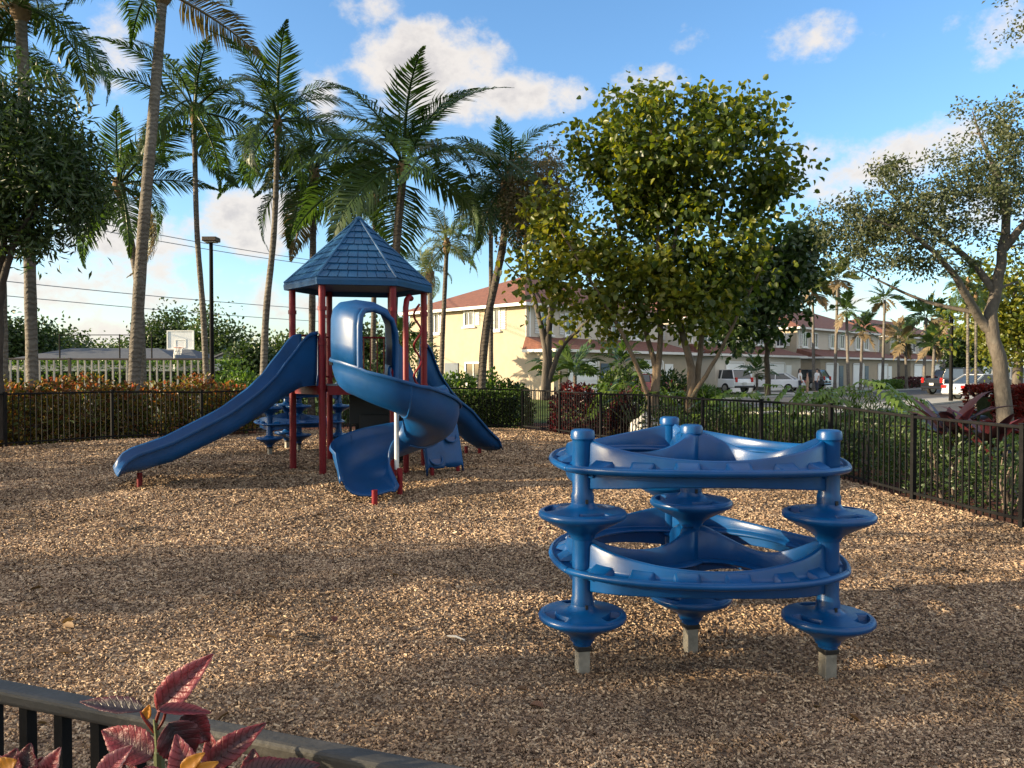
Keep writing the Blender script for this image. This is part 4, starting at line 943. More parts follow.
# ------------------------------------------------------------------ broad-leaved trees
def tree(name, label, base, trunks, blobs, nclump, nleaf, clr, L, W, leafmat, bark='bark', group=None, seed=0, round_=True, shell=2.0, twigs=True, second=None, cat='tree', up=.5, flat=1.0, dens_noise=0):
    """trunks: list of (points, r0, r1); blobs: (cx, cy, cz, rx, ry, rz, weight) in metres from base"""
    rg = np.random.default_rng(seed+100); base = Vector(base)
    o = thing(name, label, cat, base, 0, group)
    mb = MB(); nodes = []
    for pts, r0, r1 in trunks:
        sp = spline(pts, 16)
        rr = [r0+(r1-r0)*i/15 for i in range(16)]
        for i in range(1, 15): sp[i] = sp[i]+Vector((rg.normal(0, r0*.10), rg.normal(0, r0*.10), 0))
        mb.tube(sp, rr, 10)
        nodes += [(p, r) for p, r in list(zip(sp, rr))[5:]]
    NP = np.array([tuple(p) for p, r in nodes]); NR = np.array([r for p, r in nodes])
    w = np.array([b[6] for b in blobs], float); w /= w.sum(); ci = rg.choice(len(blobs), nclump, p=w)
    B = np.array([b[:6] for b in blobs], float)[ci]
    dr = unit(rg.normal(size=(nclump, 3))); rad = rg.random(nclump)**(1/shell)
    Cc = B[:, :3]+dr*rad[:, None]*B[:, 3:6]
    if dens_noise:
        nv = np.array([mnoise.noise(Vector(c)*dens_noise) for c in Cc]); Cc = Cc[nv > -.30]
    n = len(Cc)
    obj('trunk', mb, M[bark], o)
    if twigs:
        tb = MB()
        order = np.argsort(np.linalg.norm(Cc-NP.mean(0), axis=1))
        for q in order:
            c = Cc[q]; dist = np.linalg.norm(NP-c, axis=1)+np.maximum(0, NP[:, 2]-c[2])*.8; j = int(np.argmin(dist)); a = Vector(NP[j]); b = Vector(c); r = min(NR[j]*.55, .012+.02*(b-a).length)
            m = a.lerp(b, .5)+Vector((rg.normal(0, .06), rg.normal(0, .06), .10*(b-a).length))
            sp = spline([a, m, b], 6); rr = [r, r*.85, r*.7, r*.5, r*.35, r*.15]; tb.tube(sp, rr, 5, caps=False)
            NP = np.vstack([NP]+[np.array(sp[k])[None] for k in (3, 4)]); NR = np.concatenate([NR, [rr[3], rr[4]]])
        obj('branches', tb, M[bark], o)
    P = np.repeat(Cc, nleaf, 0); N = len(P)
    P = P+rg.normal(size=(N, 3))*clr*np.array([1, 1, flat])*rg.uniform(.6, 1.3, (n, 1)).repeat(nleaf, 0)
    D = rg.normal(size=(N, 3))+np.array([0, 0, -.25])+unit(P-np.repeat(Cc, nleaf, 0))*.7
    me = leaves('crown', P, D, L*rg.uniform(.7, 1.2, N), W*rg.uniform(.7, 1.2, N), rg, round_=round_, up=up)
    me.materials.append(M[leafmat])
    if second:
        me.materials.append(M[second[0]])
        low = second[1](P); k = len(P); pi = np.zeros(len(me.polygons), np.int32)
        half = low.astype(np.int32); pi[:k] = half; pi[k:2*k] = half; me.polygons.foreach_set('material_index', pi)
    obj('crown', me, None, o)
    return o
# big broad-leaved tree, d about 18.5
D1 = 18.6; b1 = at(668, D1, -.05)
def rel(px, py, d, base, dy=0): return Vector(((px-512)/F*d-base.x, dy, zpx(py, d)-base.z))
q = lambda px, py, dy=0: tuple(rel(px, py, D1, b1, dy))
s1 = D1/F
tree('broad_leaved_tree', 'large many-stemmed tree with round yellow-green leaves behind the right fence', b1,
     [([q(650, 412), q(655, 372), q(648, 330, .3), q(628, 250, .6), q(610, 170, .6)], .09, .025), ([q(654, 412), q(660, 350), q(661, 300, .2), q(655, 220, -.2), q(650, 120, 0)], .085, .025),
      ([q(690, 412, .1), q(691, 370), q(681, 320, .2), q(672, 260), q(690, 150, .2)], .115, .03), ([q(692, 412, .1), q(700, 370, .2), q(706, 320, .2), q(720, 230, .4), q(740, 140, .4)], .09, .025),
      ([q(690, 400), q(712, 360, -.3), q(730, 320, -.5), q(765, 250, -.5)], .06, .02), ([q(650, 400), q(622, 340, -.5), q(590, 290, -.8), q(560, 240, -.8)], .06, .02)],
     [tuple(q(665, 160))+(70*s1, 1.9, 66*s1, 2.2), tuple(q(722, 165))+(62*s1, 1.8, 62*s1, 1.7), tuple(q(612, 150))+(44*s1, 1.5, 52*s1, 1.1), tuple(q(768, 185))+(30*s1, 1.2, 34*s1, .45), tuple(q(755, 120))+(24*s1, 1.0, 26*s1, .3), tuple(q(690, 105))+(60*s1, 1.2, 22*s1, .5),
      tuple(q(590, 270))+(58*s1, 1.7, 56*s1, 1.5), tuple(q(660, 270))+(84*s1, 2.0, 62*s1, 2.2), tuple(q(732, 262))+(44*s1, 1.6, 58*s1, 1.1), tuple(q(545, 285))+(32*s1, 1.1, 44*s1, .5), tuple(q(548, 225))+(26*s1, 1.0, 34*s1, .3), tuple(q(655, 205, .3))+(80*s1, 1.6, 34*s1, 1.3), tuple(q(612, 330))+(52*s1, 1.5, 30*s1, .5), tuple(q(700, 308))+(66*s1, 1.4, 20*s1, .4)],
     600, 34, .23, .165, .15, 'leaf_big', 'barklight', seed=1, shell=1.5, dens_noise=.9, second=('leaf_yel', lambda P: (P[:, 2] < 4.3-.75*P[:, 0]) & (np.random.default_rng(1).random(len(P)) < .72)))  # lower left leaves take a yellower colour that stands in for sunlight
# dark tree behind it to the right
D2 = 25.0; b2 = at(768, D2, -.05); q = lambda px, py, dy=0: tuple(rel(px, py, D2, b2, dy)); s2 = D2/F
tree('dark_tree', 'dark green tree showing behind the right edge of the large tree', b2, [([q(768, 395), q(766, 340), q(758, 280)], .10, .04), ([q(766, 345), q(785, 300, .3), q(800, 260, .4)], .07, .02)],
     [tuple(q(770, 272))+(34*s2, 1.6, 44*s2, 2), tuple(q(795, 258))+(22*s2, 1.2, 38*s2, 1), tuple(q(740, 290))+(50*s2, 1.6, 36*s2, 1.4), tuple(q(738, 325))+(44*s2, 1.4, 20*s2, .8), tuple(q(788, 300))+(26*s2, 1.2, 26*s2, .6)], 140, 44, .33, .22, .17, 'leaf_dark', 'barkdark', seed=2)
# pale sparse tree with smooth grey limbs
D3 = 21.0; b3 = at(546, D3, -.05); q = lambda px, py, dy=0: tuple(rel(px, py, D3, b3, dy)); s3 = D3/F
tree('sparse_tree', 'thin grey-limbed tree with pale sparse crown in front of the cream house', b3,
     [([q(544, 400), q(546, 350), q(540, 320), q(528, 270, .2), q(520, 190, .2)], .13, .02), ([q(546, 400), q(548, 340), q(552, 300), q(560, 240), q(556, 170)], .14, .02), ([q(547, 385), q(560, 350, -.2), q(578, 330, -.3), q(596, 312, -.3)], .08, .03), ([q(550, 320), q(535, 290), q(512, 270), q(502, 258)], .04, .01)],
     [tuple(q(536, 185))+(26*s3, 1.2, 40*s3, 1.2), tuple(q(520, 215))+(20*s3, 1.0, 34*s3, .8), tuple(q(556, 210))+(26*s3, 1.0, 44*s3, 1)], 110, 60, .22, .09, .06, 'leaf_tan', 'bark', seed=3, round_=False,
     second=('leaf_yel', lambda P: P[:, 0] > .7))
# oak at right
D4 = 17.0; b4 = at(1003, D4, -.05); q = lambda px, py, dy=0: tuple(rel(px, py, D4, b4, dy)); s4 = D4/F
tree('oak_tree', 'grey-trunked oak with fine sparse leaves leaning over the street at right', b4,
     [([q(1006, 425), q(1001, 375), q(990, 325), q(994, 290), q(1001, 250), q(1006, 200)], .175, .08), ([q(990, 330), q(978, 318), q(955, 292, -.3), q(932, 268, -.5), q(895, 240, -.7), q(850, 225, -.7)], .12, .02),
      ([q(994, 292), q(980, 262, .3), q(950, 232, .5), q(915, 200, .6), q(890, 175, .6)], .09, .015), ([q(1004, 215), q(996, 180), q(985, 140, .2), q(975, 110, .2)], .08, .012), ([q(1002, 250), q(1022, 215, -.3), q(1050, 170, -.4)], .10, .02), ([q(1040, 185, -.4), q(1070, 110, -.4), q(1060, 50, -.3), q(1022, 22, -.2)], .05, .01),
      ([q(970, 312), q(935, 300, .4), q(900, 282, .6), q(868, 262, .8)], .05, .012)],
     [tuple(q(890, 225))+(62*s4, 1.8, 34*s4, 2.6), tuple(q(845, 232))+(48*s4, 1.3, 34*s4, 1.3), tuple(q(960, 195))+(56*s4, 1.8, 50*s4, 2.4), tuple(q(1010, 160))+(50*s4, 1.8, 58*s4, 2.0), tuple(q(985, 125))+(44*s4, 1.4, 28*s4, .6), tuple(q(1050, 200))+(60*s4, 2, 90*s4, 2), tuple(q(905, 262))+(60*s4, 1.6, 16*s4, .9), tuple(q(1014, 18))+(26*s4, 1.0, 28*s4, .25), tuple(q(880, 180))+(30*s4, 1.2, 26*s4, .5)],
     470, 44, .145, .095, .055, 'leaf_oak', 'bark', seed=4, round_=False, shell=1.7, flat=.7)
# dark dense tree at left edge
D5 = 15.0; b5 = at(-6, D5, -.05); q = lambda px, py, dy=0: tuple(rel(px, py, D5, b5, dy)); s5 = D5/F
tree('dense_tree', 'dense dark tree with hanging leaf tufts filling the upper left corner', b5, [([q(-8, 440), q(-6, 330), q(6, 230), q(15, 120)], .20, .06), ([q(-2, 300), q(25, 240, -.2), q(55, 200, -.3)], .08, .02)],
     [tuple(q(22, 150))+(60*s5, 1.6, 84*s5, 3.4), tuple(q(62, 190))+(36*s5, 1.2, 52*s5, 1.8), tuple(q(-50, 150))+(70*s5, 1.6, 90*s5, 2), tuple(q(10, 225))+(55*s5, 1.3, 26*s5, 1.2)], 420, 46, .19, .21, .055, 'leaf_dark', 'barkdark', seed=5, round_=False, up=.3, dens_noise=1.2, shell=1.6)
# olive tree beyond the oak, far right; round tree by the street end
def simple_tree(px, d, topy, halfw, label, mat, seed, cy=None, name='round_tree', L=.22, n=110, nl=40, group=None, bark='bark'):
    b = at(px, d, -.05); H = zpx(topy, d); w = halfw*d/F
    ch = min(H*.36, w*1.1); cz = H-ch
    sc = math.sqrt(w*w*ch)/3
    tree(name, label, b, [([(0, 0, -.2), (.1, 0, H*.25), (-.1, .1, H*.55), (0, 0, H*.8)], .05+.03*H, .04), ([(0, 0, H*.3), (w*.3, .2, H*.5), (w*.55, .2, H*.65)], .10, .03), ([(0, 0, H*.32), (-w*.3, -.2, H*.5), (-w*.5, 0, H*.68)], .10, .03)],
         [(0, 0, cz, w*.8, w*.8, ch, 3), (w*.45, 0, cz-ch*.25, w*.55, w*.6, ch*.7, 1.4), (-w*.45, 0, cz-ch*.2, w*.55, w*.6, ch*.7, 1.4), (0, 0, cz-ch*.6, w*.7, w*.7, ch*.5, 1.2)], n, nl, .16*w, L, L*.75, mat, bark, group, seed)
simple_tree(1016, 38, 238, 62, 'pale olive leafy tree beyond the oak at the right edge', 'leaf_yel', 61, L=.24, n=150)
simple_tree(972, 62, 318, 26, 'rounded dark green tree behind the thin palm trunks', 'leaf_hedge', 62, L=.3, n=80)
simple_tree(948, 95, 330, 26, 'faint rounded tree at the far street end', 'leaf_hedge', 63, L=.4, n=70)
GF = 'far trees beyond the ball court'
for i, (px, d, ty, hw, lb) in enumerate([(20, 62, 316, 46, 'far bushy tree at the left edge beyond the court'), (66, 70, 333, 34, 'lower far bushy tree second from the left edge'), (165, 78, 308, 34, 'far domed tree behind the basketball backboard'), (212, 76, 312, 38, 'taller far domed tree behind the lamp pole'), (-30, 60, 310, 50, 'far bushy tree cut by the left edge'), (120, 95, 338, 28, 'small hazy tree between the leaning trunks'),
                                          (250, 60, 342, 26, 'light green far tree left of the straight slide top'), (292, 66, 338, 34, 'far green tree behind the straight slide and tower posts'), (355, 60, 322, 40, 'far tree seen through the spiral slide hood'), (405, 70, 330, 34, 'far tree left of the cream house')]):
    simple_tree(px, d, ty, hw, lb, 'leaf_hedge' if i % 2 else 'leaf_dark', 70+i, L=.34, n=110, nl=46, group=GF, name='far_tree', bark='barkdark')
# trees that stand left of the picture and shade the playground
for i, (x, y, H, w, n) in enumerate([(-13.8, .2, 6.6, 2.5, 55), (-14.2, 3.9, 6.2, 1.2, 22), (-20, 10.5, 9.5, 2.6, 100)]):
    b = Vector((x, y, -.05)); ch = H*.36; cz = H-ch
    tree('shade_tree', ['leafy tree standing beyond the left end of the near fence', 'slimmer leafy tree left of the playground middle', 'tall rear tree at the far left'][i], b,
         [([(0, 0, -.2), (.1, 0, H*.3), (0, .1, H*.8)], .16, .05)], [(0, 0, cz, w, w, ch, 3), (w*.3, 0, cz-ch*.4, w*.8, w*.8, ch*.6, 1.5)], n, 40, .28, .22, .17, 'leaf_hedge', 'bark', 'shade trees left of the playground', 90+i, shell=1.6)

# ------------------------------------------------------------------ hedges and shrubs
def shrub(name, label, p, size, mat, L, W, n, seed=0, group=None, top=None, cat='shrub', stems=7, round_=True, core=False, power=2.6, rz=0):
    rg = np.random.default_rng(seed+500); sx, sy, sz = size
    o = thing(name, label, cat, p, rz, group)
    sb = MB()
    for i in range(stems):
        a = rg.random()*6.28; e = Vector((math.cos(a)*sx*.36*rg.random(), math.sin(a)*sy*.36*rg.random(), sz*rg.uniform(.6, .9))); s0 = Vector((e.x*.5, e.y*.5, -.05))
        sb.tube(spline([s0, s0.lerp(e, .5)+Vector((rg.normal(0, .04), rg.normal(0, .04), 0)), e], 6), [.018, .016, .014, .011, .008, .004], 5)
    obj('stem', sb, M['twig'], o)
    # super-ellipsoid shell
    d = unit(rg.normal(size=(n, 3))); d[:, 2] = np.abs(d[:, 2])*1.0-.15; r = (np.abs(d[:, 0])**power+np.abs(d[:, 1])**power+np.abs(d[:, 2])**power)**(-1/power)
    rad = .45+.55*rg.random(n)**.45
    lump = np.array([mnoise.noise(Vector(v)*2.3+Vector((seed, 0, 0))) for v in d])*.16+1
    P = d*(r*rad*lump)[:, None]*np.array([sx/2, sy/2, sz*.86])+np.array([0, 0, sz*.12])
    P[:, 2] = np.maximum(P[:, 2], .04)
    D = unit(d)*.8+rg.normal(size=(n, 3))*.7+np.array([0, 0, .15])
    me = leaves('foliage', P, D, L*rg.uniform(.65, 1.2, n), W*rg.uniform(.65, 1.2, n), rg, round_=round_, up=.45)
    me.materials.append(M[mat])
    if top:
        me.materials.append(M[top]); t = (P[:, 2] > sz*.72) & (rg.random(n) < .48); pi = np.concatenate([t, t]).astype(np.int32); me.polygons.foreach_set('material_index', pi)
    obj('foliage', me, None, o)
    if core:
        cb = MB(); cb.lathe([(sx*.2, 0), (sx*.34, sz*.25), (sx*.34, sz*.6), (sx*.2, sz*.8), (.01, sz*.84)], (0, 0, 0), 16)
        obj('inner_twigs', cb, M['hedge_core'], o)
    return o
def hedge(name, label, a, b, w, h, mat, L, n, seed=0, group=None, z=0, topmat=None):
    rg = np.random.default_rng(seed+900); a, b = Vector((a[0], a[1], 0)), Vector((b[0], b[1], 0)); d = b-a; ln = d.length; rz = math.atan2(d.y, d.x)
    o = thing(name, label, 'hedge', (a.x, a.y, z), rz, group)
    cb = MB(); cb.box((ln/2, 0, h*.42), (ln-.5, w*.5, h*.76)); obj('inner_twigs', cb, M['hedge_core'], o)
    # shell positions: front, back, top
    f = rg.random(n); x = rg.random(n)*ln; depth = rg.random(n)**2*.12
    side = np.where(f < .45, -1, np.where(f < .6, 1, 0)); y = np.where(side != 0, side*(w/2-depth), rg.uniform(-w/2, w/2, n)); zz = np.where(side != 0, rg.random(n)*h, h-depth)
    bump = np.array([mnoise.noise(Vector((x_*1.3, y_*2+seed, z_*2.2))) for x_, y_, z_ in zip(x, y, zz)])*.10
    y = y+np.where(side != 0, side*bump, 0); zz = zz+np.where(side == 0, bump, 0)
    D = np.stack([rg.normal(0, .7, n), side*.8+rg.normal(0, .6, n), np.where(side == 0, .9, .1)+rg.normal(0, .5, n)], 1)
    me = leaves('foliage', np.stack([x, y, np.maximum(zz, .03)], 1), D, L*rg.uniform(.7, 1.2, n), L*.6*rg.uniform(.7, 1.2, n), rg, round_=True, up=.4)
    me.materials.append(M[mat])
    if topmat:
        me.materials.append(M[topmat]); t = (zz > h*.86) & (rg.random(n) < .6); me.polygons.foreach_set('material_index', np.concatenate([t, t]).astype(np.int32))
    obj('foliage', me, None, o)
    return o
hedge('clipped_hedge', 'dark clipped hedge closing the playground behind the wave slide', (-3.6, 21.4), (.35, 21.7), .9, 1.05, 'leaf_hedge', .07, 9000, 1, topmat='leaf_green')
hedge('court_hedge', 'long green hedge behind the pale picket fence', (-34, 33), (-12, 34), 1.4, 2.0, 'leaf_green', .14, 12000, 2)
hedge('side_hedge', 'green hedge along the left side of the playground, outside the picture', (-12.9, 2.2), (-12.6, 11.5), 1.1, 1.75, 'leaf_hedge', .13, 5000, 3)
# copper shrubs behind the left fence
GC = 'copper-leaved shrubs behind the left fence'
cop = [(8, 17.2, 1.7, 1.35), (46, 17.8, 1.8, 1.30), (84, 18.2, 1.7, 1.42), (118, 18.6, 1.4, 1.2), (158, 19.4, 1.7, 1.2), (196, 19.8, 1.6, 1.42), (228, 20.6, 1.4, 1.2), (-34, 16.8, 1.9, 1.35)]
clab = ['orange-topped copper shrub at the left picture edge', 'orange-topped copper shrub in front of the ringed palm trunk', 'tall copper shrub left of the leaning palm trunk', 'low copper shrub at the foot of the leaning palm trunk', 'greenish copper shrub just right of the leaning palm trunk', 'rust-red copper shrub just left of the lamp pole', 'small copper shrub right of the lamp pole', 'copper shrub mostly cut by the left picture edge']
for i, (px, d, w, h) in enumerate(cop):
    p = at(px, d, 0); shrub('copper_shrub', clab[i], p, (w, w*.8, h*1.08), 'leaf_copper', .12, .075, 1700, i, GC, 'leaf_copper_top', stems=9)
# green shrubs around
gs = [(236, 23, 1.9, 1.7, 'leaf_green', 'bright green shrub right of the lamp pole'), (270, 24, 1.8, 1.5, 'leaf_hedge', 'green shrub behind the top of the straight slide'), (330, 25, 1.9, 1.7, 'leaf_hedge', 'green shrub seen between the tower posts'), (368, 24, 1.8, 1.9, 'leaf_dark', 'dark shrub seen through the spiral slide hood'),
      (432, 24, 1.6, 1.5, 'leaf_green', 'sunlit green shrub right of the tower'), (456, 23.6, 1.5, 1.6, 'leaf_green', 'sunlit green shrub left of the leaning palm foot'), (488, 23.5, 1.5, 1.6, 'leaf_green', 'sunlit green shrub at the leaning palm foot'), (512, 23.6, 1.2, 1.3, 'leaf_hedge', 'darker green shrub at the end of the clipped hedge'),
      (418, 34, 2.2, 3.2, 'leaf_dark', 'tall dark shrub against the cream house wall')]
for i, (px, d, w, h, m, lb) in enumerate(gs): shrub('green_shrub', lb, at(px, d, 0), (w, w*.9, h), m, .14, .09, 1500, 20+i, 'green shrubs behind the hedge')
shrub('red_shrub', 'dark maroon shrub behind the start of the right fence', at(576, 19.6, 0), (1.35, 1.1, 1.35), 'leaf_maroon', .15, .07, 1500, 41, top='leaf_red')
shrub('red_shrub', 'red shrub at the foot of the large tree', at(622, 20.5, 0), (.7, .7, 1.0), 'leaf_maroon', .15, .07, 800, 42)
for i, (px, d, w, h, m, lb) in enumerate([(618, 22, 1.5, 1.75, 'leaf_hedge', 'dense green shrub left of the large tree trunks'), (672, 21.5, 1.2, 1.6, 'leaf_dark', 'dark shrub between the two trunk clusters of the large tree'), (704, 22, 1.1, 1.25, 'leaf_green', 'bright shrub just right of the large tree trunks')]):
    shrub('green_shrub', lb, at(px, d, 0), (w, w*.9, h), m, .18, .08, 1500, 140+i, 'green shrubs by the large tree', round_=False)
hedge('red_hedge', 'red-leaved hedge beside the oak trunk', at(978, 20.5).to_2d(), at(1075, 21.5).to_2d(), 1.0, 1.15, 'leaf_red', .15, 6500, 4)
hedge('red_hedge', 'distant low reddish hedge across the street under the palms', street(40, 7.2).to_2d(), street(54, 7.2).to_2d(), .8, .9, 'leaf_maroon', .2, 1500, 5)
hedge('low_hedge', 'low yellow-green hedge at the street edge', street(34, 7.6).to_2d(), street(39, 7.6).to_2d(), .8, .7, 'leaf_green', .2, 900, 6)
# loose green shrubs just outside the right fence
fr = resample([Vector((p[0], p[1], 0)) for p in FENCE_R], .9)
lab_r = ['just past the fence corner', 'by the second fence post', 'behind the large tree roots', 'left of the ring climber cap', 'between two ring climber posts', 'behind the rear climber post', 'beside the climber middle', 'above the right climber post', 'right of the climber', 'left of the purple strap-leaf plant', 'under the purple strap-leaf plant', 'by the post nearest the oak', 'near the right picture edge', 'at the right picture edge']
j = 0
for i in range(5, len(fr)-3):
    p = fr[i]; t = (fr[i+1]-fr[i-1]).normalized(); n = Vector((-t.y, t.x, 0)); n = n if n.x > 0 else -n
    rr = random.Random(i); c = p+n*rr.uniform(.75, 1.15)
    if j < len(lab_r) and rr.random() < .92:
        h = rr.uniform(.6, .95); shrub('loose_shrub', 'loose leafy shrub outside the right fence, '+lab_r[j], (c.x, c.y, 0), (rr.uniform(.9, 1.2), rr.uniform(.8, 1.0), h), ['leaf_hedge', 'leaf_dark', 'leaf_dark'][i % 3], .085, .045, 900, 60+i, 'loose shrubs outside the right fence', stems=9, round_=False); j += 1

# strap-leaved and split-leaved plants
def blade(mb, base, az, el, L, W, droop, n=9, fold=.25, lobes=0, rgx=None):
    secs = []; p = Vector(base); 
    for i in range(n+1):
        s = i/n; e = el-droop*s*s; d = Vector((math.cos(az)*math.cos(e), math.sin(az)*math.cos(e), math.sin(e)))
        w = W*.5*(math.sin(PI*min(1, .06+s*.94)**.75))**.8*(1 if s < .97 else .2)
        sd_ = Vector((-math.sin(az), math.cos(az), 0)); up = d.cross(sd_); up = up if up.z > 0 else -up
        secs.append([p-sd_*w+up*w*fold, p, p+sd_*w+up*w*fold]); p = p+d*L/n
    mb.loft(secs)
def strap_plant(label, p, n, L, W, mats, group=None, seed=0, name='strap_leaf_plant', h=.5, elr=(.5, 1.4)):
    rg = random.Random(seed); o = thing(name, label, 'plant', p, 0, group)
    sb = MB(); sb.tube([(0, 0, -.1), (.02, 0, h)], [.035, .025], 8); obj('stem', sb, M['twig'], o)
    for i in range(n):
        mb = MB(); blade(mb, (0, 0, h*rg.uniform(.6, 1)), i*2.4+rg.uniform(-.3, .3), rg.uniform(*elr), L*rg.uniform(.7, 1.1), W*rg.uniform(.8, 1.2), rg.uniform(.3, 1.1))
        obj('leaf', mb, M[mats[i % len(mats)]], o)
def mk_leafmat(name, c, t=(1.5, 1.0, .9), tr=.25): return leafm(name, c, tr, .35, t)
M['ti_dark'] = mk_leafmat('purple_strap_leaf', [(.018, .010, .012), (.030, .012, .016)])
M['ti_red'] = mk_leafmat('red_strap_leaf', [(.075, .018, .024), (.10, .026, .03)])
c = at(953, 10.5); strap_plant('purple strap-leaf plant with a pink blade outside the right fence', (c.x, c.y, 0), 18, .86, .18, ['ti_dark', 'ti_dark', 'ti_red', 'ti_dark'], seed=5, h=.85, elr=(.3, 1.3))
c = at(992, 9.9); strap_plant('second purple strap-leaf plant, nearer the right picture edge', (c.x, c.y, 0), 16, .85, .19, ['ti_dark', 'ti_red', 'ti_dark'], seed=9, h=.75, elr=(.2, 1.2))
M['philo'] = mk_leafmat('split_leaf', [(.05, .10, .022), (.085, .15, .03), (.13, .19, .035)], (1.5, 1.6, .6), .32)
def split_leaf_plant(label, p, n, hgt, sz, seed):
    rg = random.Random(seed); o = thing('split_leaf_plant', label, 'plant', p, 0, 'split-leaf plants behind the right fence')
    for i in range(n):
        az = i*2.4+rg.uniform(-.4, .4); el = rg.uniform(.5, 1.35); st = MB(); L = hgt*rg.uniform(.65, 1.05)
        e = Vector((math.cos(az)*math.cos(el), math.sin(az)*math.cos(el), math.sin(el)))*L
        st.tube(spline([(0, 0, 0), e*.5+Vector((0, 0, .08)), e], 6), [.014, .012, .011, .01, .008, .007], 5); so = obj('stalk', st, M['stem_green'], o)
        mb = MB(); tip = sz*rg.uniform(.8, 1.2); dr = rg.uniform(-1.15, .05)
        d = Vector((math.cos(az)*math.cos(dr), math.sin(az)*math.cos(dr), math.sin(dr))); sd_ = Vector((-math.sin(az), math.cos(az), 0))
        for k in range(6):
            s = k/6; b = e+d*tip*s*.8
            for sg in (-1, 1):
                dd = (sd_*sg*(1-.4*s)+d*(.25+s)).normalized(); l = tip*.5*math.sin(PI*(.25+.6*s)); up = Vector((0, 0, 1)); w = dd.cross(up).normalized()*tip*.075
                m = b+dd*l*.5+up*.02; t_ = b+dd*l-up*l*.25
                mb.add([b-w*.6, b+w*.6, m+w, m-w, t_], [(0, 1, 2, 3), (3, 2, 4)])
        mb.add([e-sd_*.01, e+sd_*.01, e+d*tip*1.1], [(0, 1, 2)])
        obj('leaf', mb, M['philo'], so, sm=False)
for i, (px, d, n, h, s, lb) in enumerate([(757, 15.6, 26, 1.35, .46, 'split-leaf plant behind the fence above the ring climber'), (845, 13.8, 34, 1.62, .50, 'big bright split-leaf plant left of the purple strap leaves'), (876, 14.6, 28, 1.55, .48, 'split-leaf plant overlapping the big bright one'), (815, 14.4, 20, 1.25, .42, 'low split-leaf plant left of the big bright one'),
                                          (636, 19.6, 22, 1.6, .6, 'split-leaf plant between the large tree trunks'), (716, 17.6, 20, 1.3, .5, 'split-leaf plant right of the large tree trunks'), (910, 13.0, 12, .85, .36, 'low split-leaf plant under the black lamp post')]):
    split_leaf_plant(lb, at(px, d, 0), n, h, s, i)
# small palms in the gardens
for i, (px, d, h, lb) in enumerate([(757, 52, 1.4, 'small garden palm by the white garage'), (560, 36, 1.6, 'small garden palm in front of the cream house porch'), (575, 33, 1.5, 'second small garden palm in front of the cream house porch'), (622, 36, 1.8, 'garden palm behind the large tree trunks'), (399, 43.2, 3.4, 'garden palm behind the tower, left of the cream end wall'), (419, 43.6, 2.6, 'lower garden palm against the left part of the cream end wall')]):
    palm(lb, [at(px, d, 0), at(px, d, h)], .12, .10, 1.5, 14, 'fan', 'frond', 'palmdark', 'garden palms by the houses', seed=70+i, spear=False, low=-.3, shaft=False, name='garden_palm')
def rock(label, p, s, seed):
    bm = bmesh.new(); bmesh.ops.create_icosphere(bm, subdivisions=3, radius=1)
    for v in bm.verts:
        n = mnoise.noise(v.co*1.4+Vector((seed, 0, 0)))*.35+mnoise.noise(v.co*4+Vector((0, seed, 0)))*.1; v.co *= 1+n; v.co.x *= s[0]; v.co.y *= s[1]; v.co.z *= s[2]
    me = bpy.data.meshes.new('boulder'); bm.to_mesh(me); bm.free(); me.polygons.foreach_set('use_smooth', [True]*len(me.polygons))
    o = obj('boulder', me, M['stone']); o.location = p; tag(o, label, 'boulder', 'pale boulders by the large tree')
rock('pale grey boulder beside the large tree roots', at(646, 18.0, .2), (.42, .35, .4), 1)
rock('low pale boulder right of the large tree roots', at(668, 17.6, .15), (.38, .3, .28), 4)

# ------------------------------------------------------------------ court furniture, lamps, wires
def lamp_left():
    p = at(212, 21); o = thing('lamp_pole', 'black lamp pole with box head behind the left fence', 'lamp', (p.x, p.y, 0)); z = zpx(240, 21)
    mb = MB(); mb.tube([(0, 0, -.2), (0, 0, z-.05)], [.065, .05], 12); obj('pole', mb, M['pole'], o)
    mb = MB(); mb.box((0, 0, z), (.40, .34, .12)); obj('lamp_head', mb, M['brownrail'], o, bevel=.02)
    mb = MB(); mb.box((0, 0, z-.075), (.30, .24, .02)); obj('lens', mb, M['plate'], o)
    mb = MB(); mb.box((0, 0, .12), (.22, .22, .3)); obj('base', mb, M['pole'], o, bevel=.02)
lamp_left()
def lamp_right():
    p = at(951, 40); o = thing('lamp_post', 'black lamp post by the street left of the oak', 'lamp', (p.x, p.y, 0)); z = zpx(303, 40)
    mb = MB(); mb.tube([(0, 0, -.2), (0, 0, z)], [.10, .08], 12); obj('pole', mb, M['pole'], o)
    mb = MB(); mb.lathe([(.09, 0), (.17, .08), (.16, .2), (.05, .28), (.01, .3)], (0, 0, z), 14); obj('lantern', mb, M['pole'], o)
lamp_right()
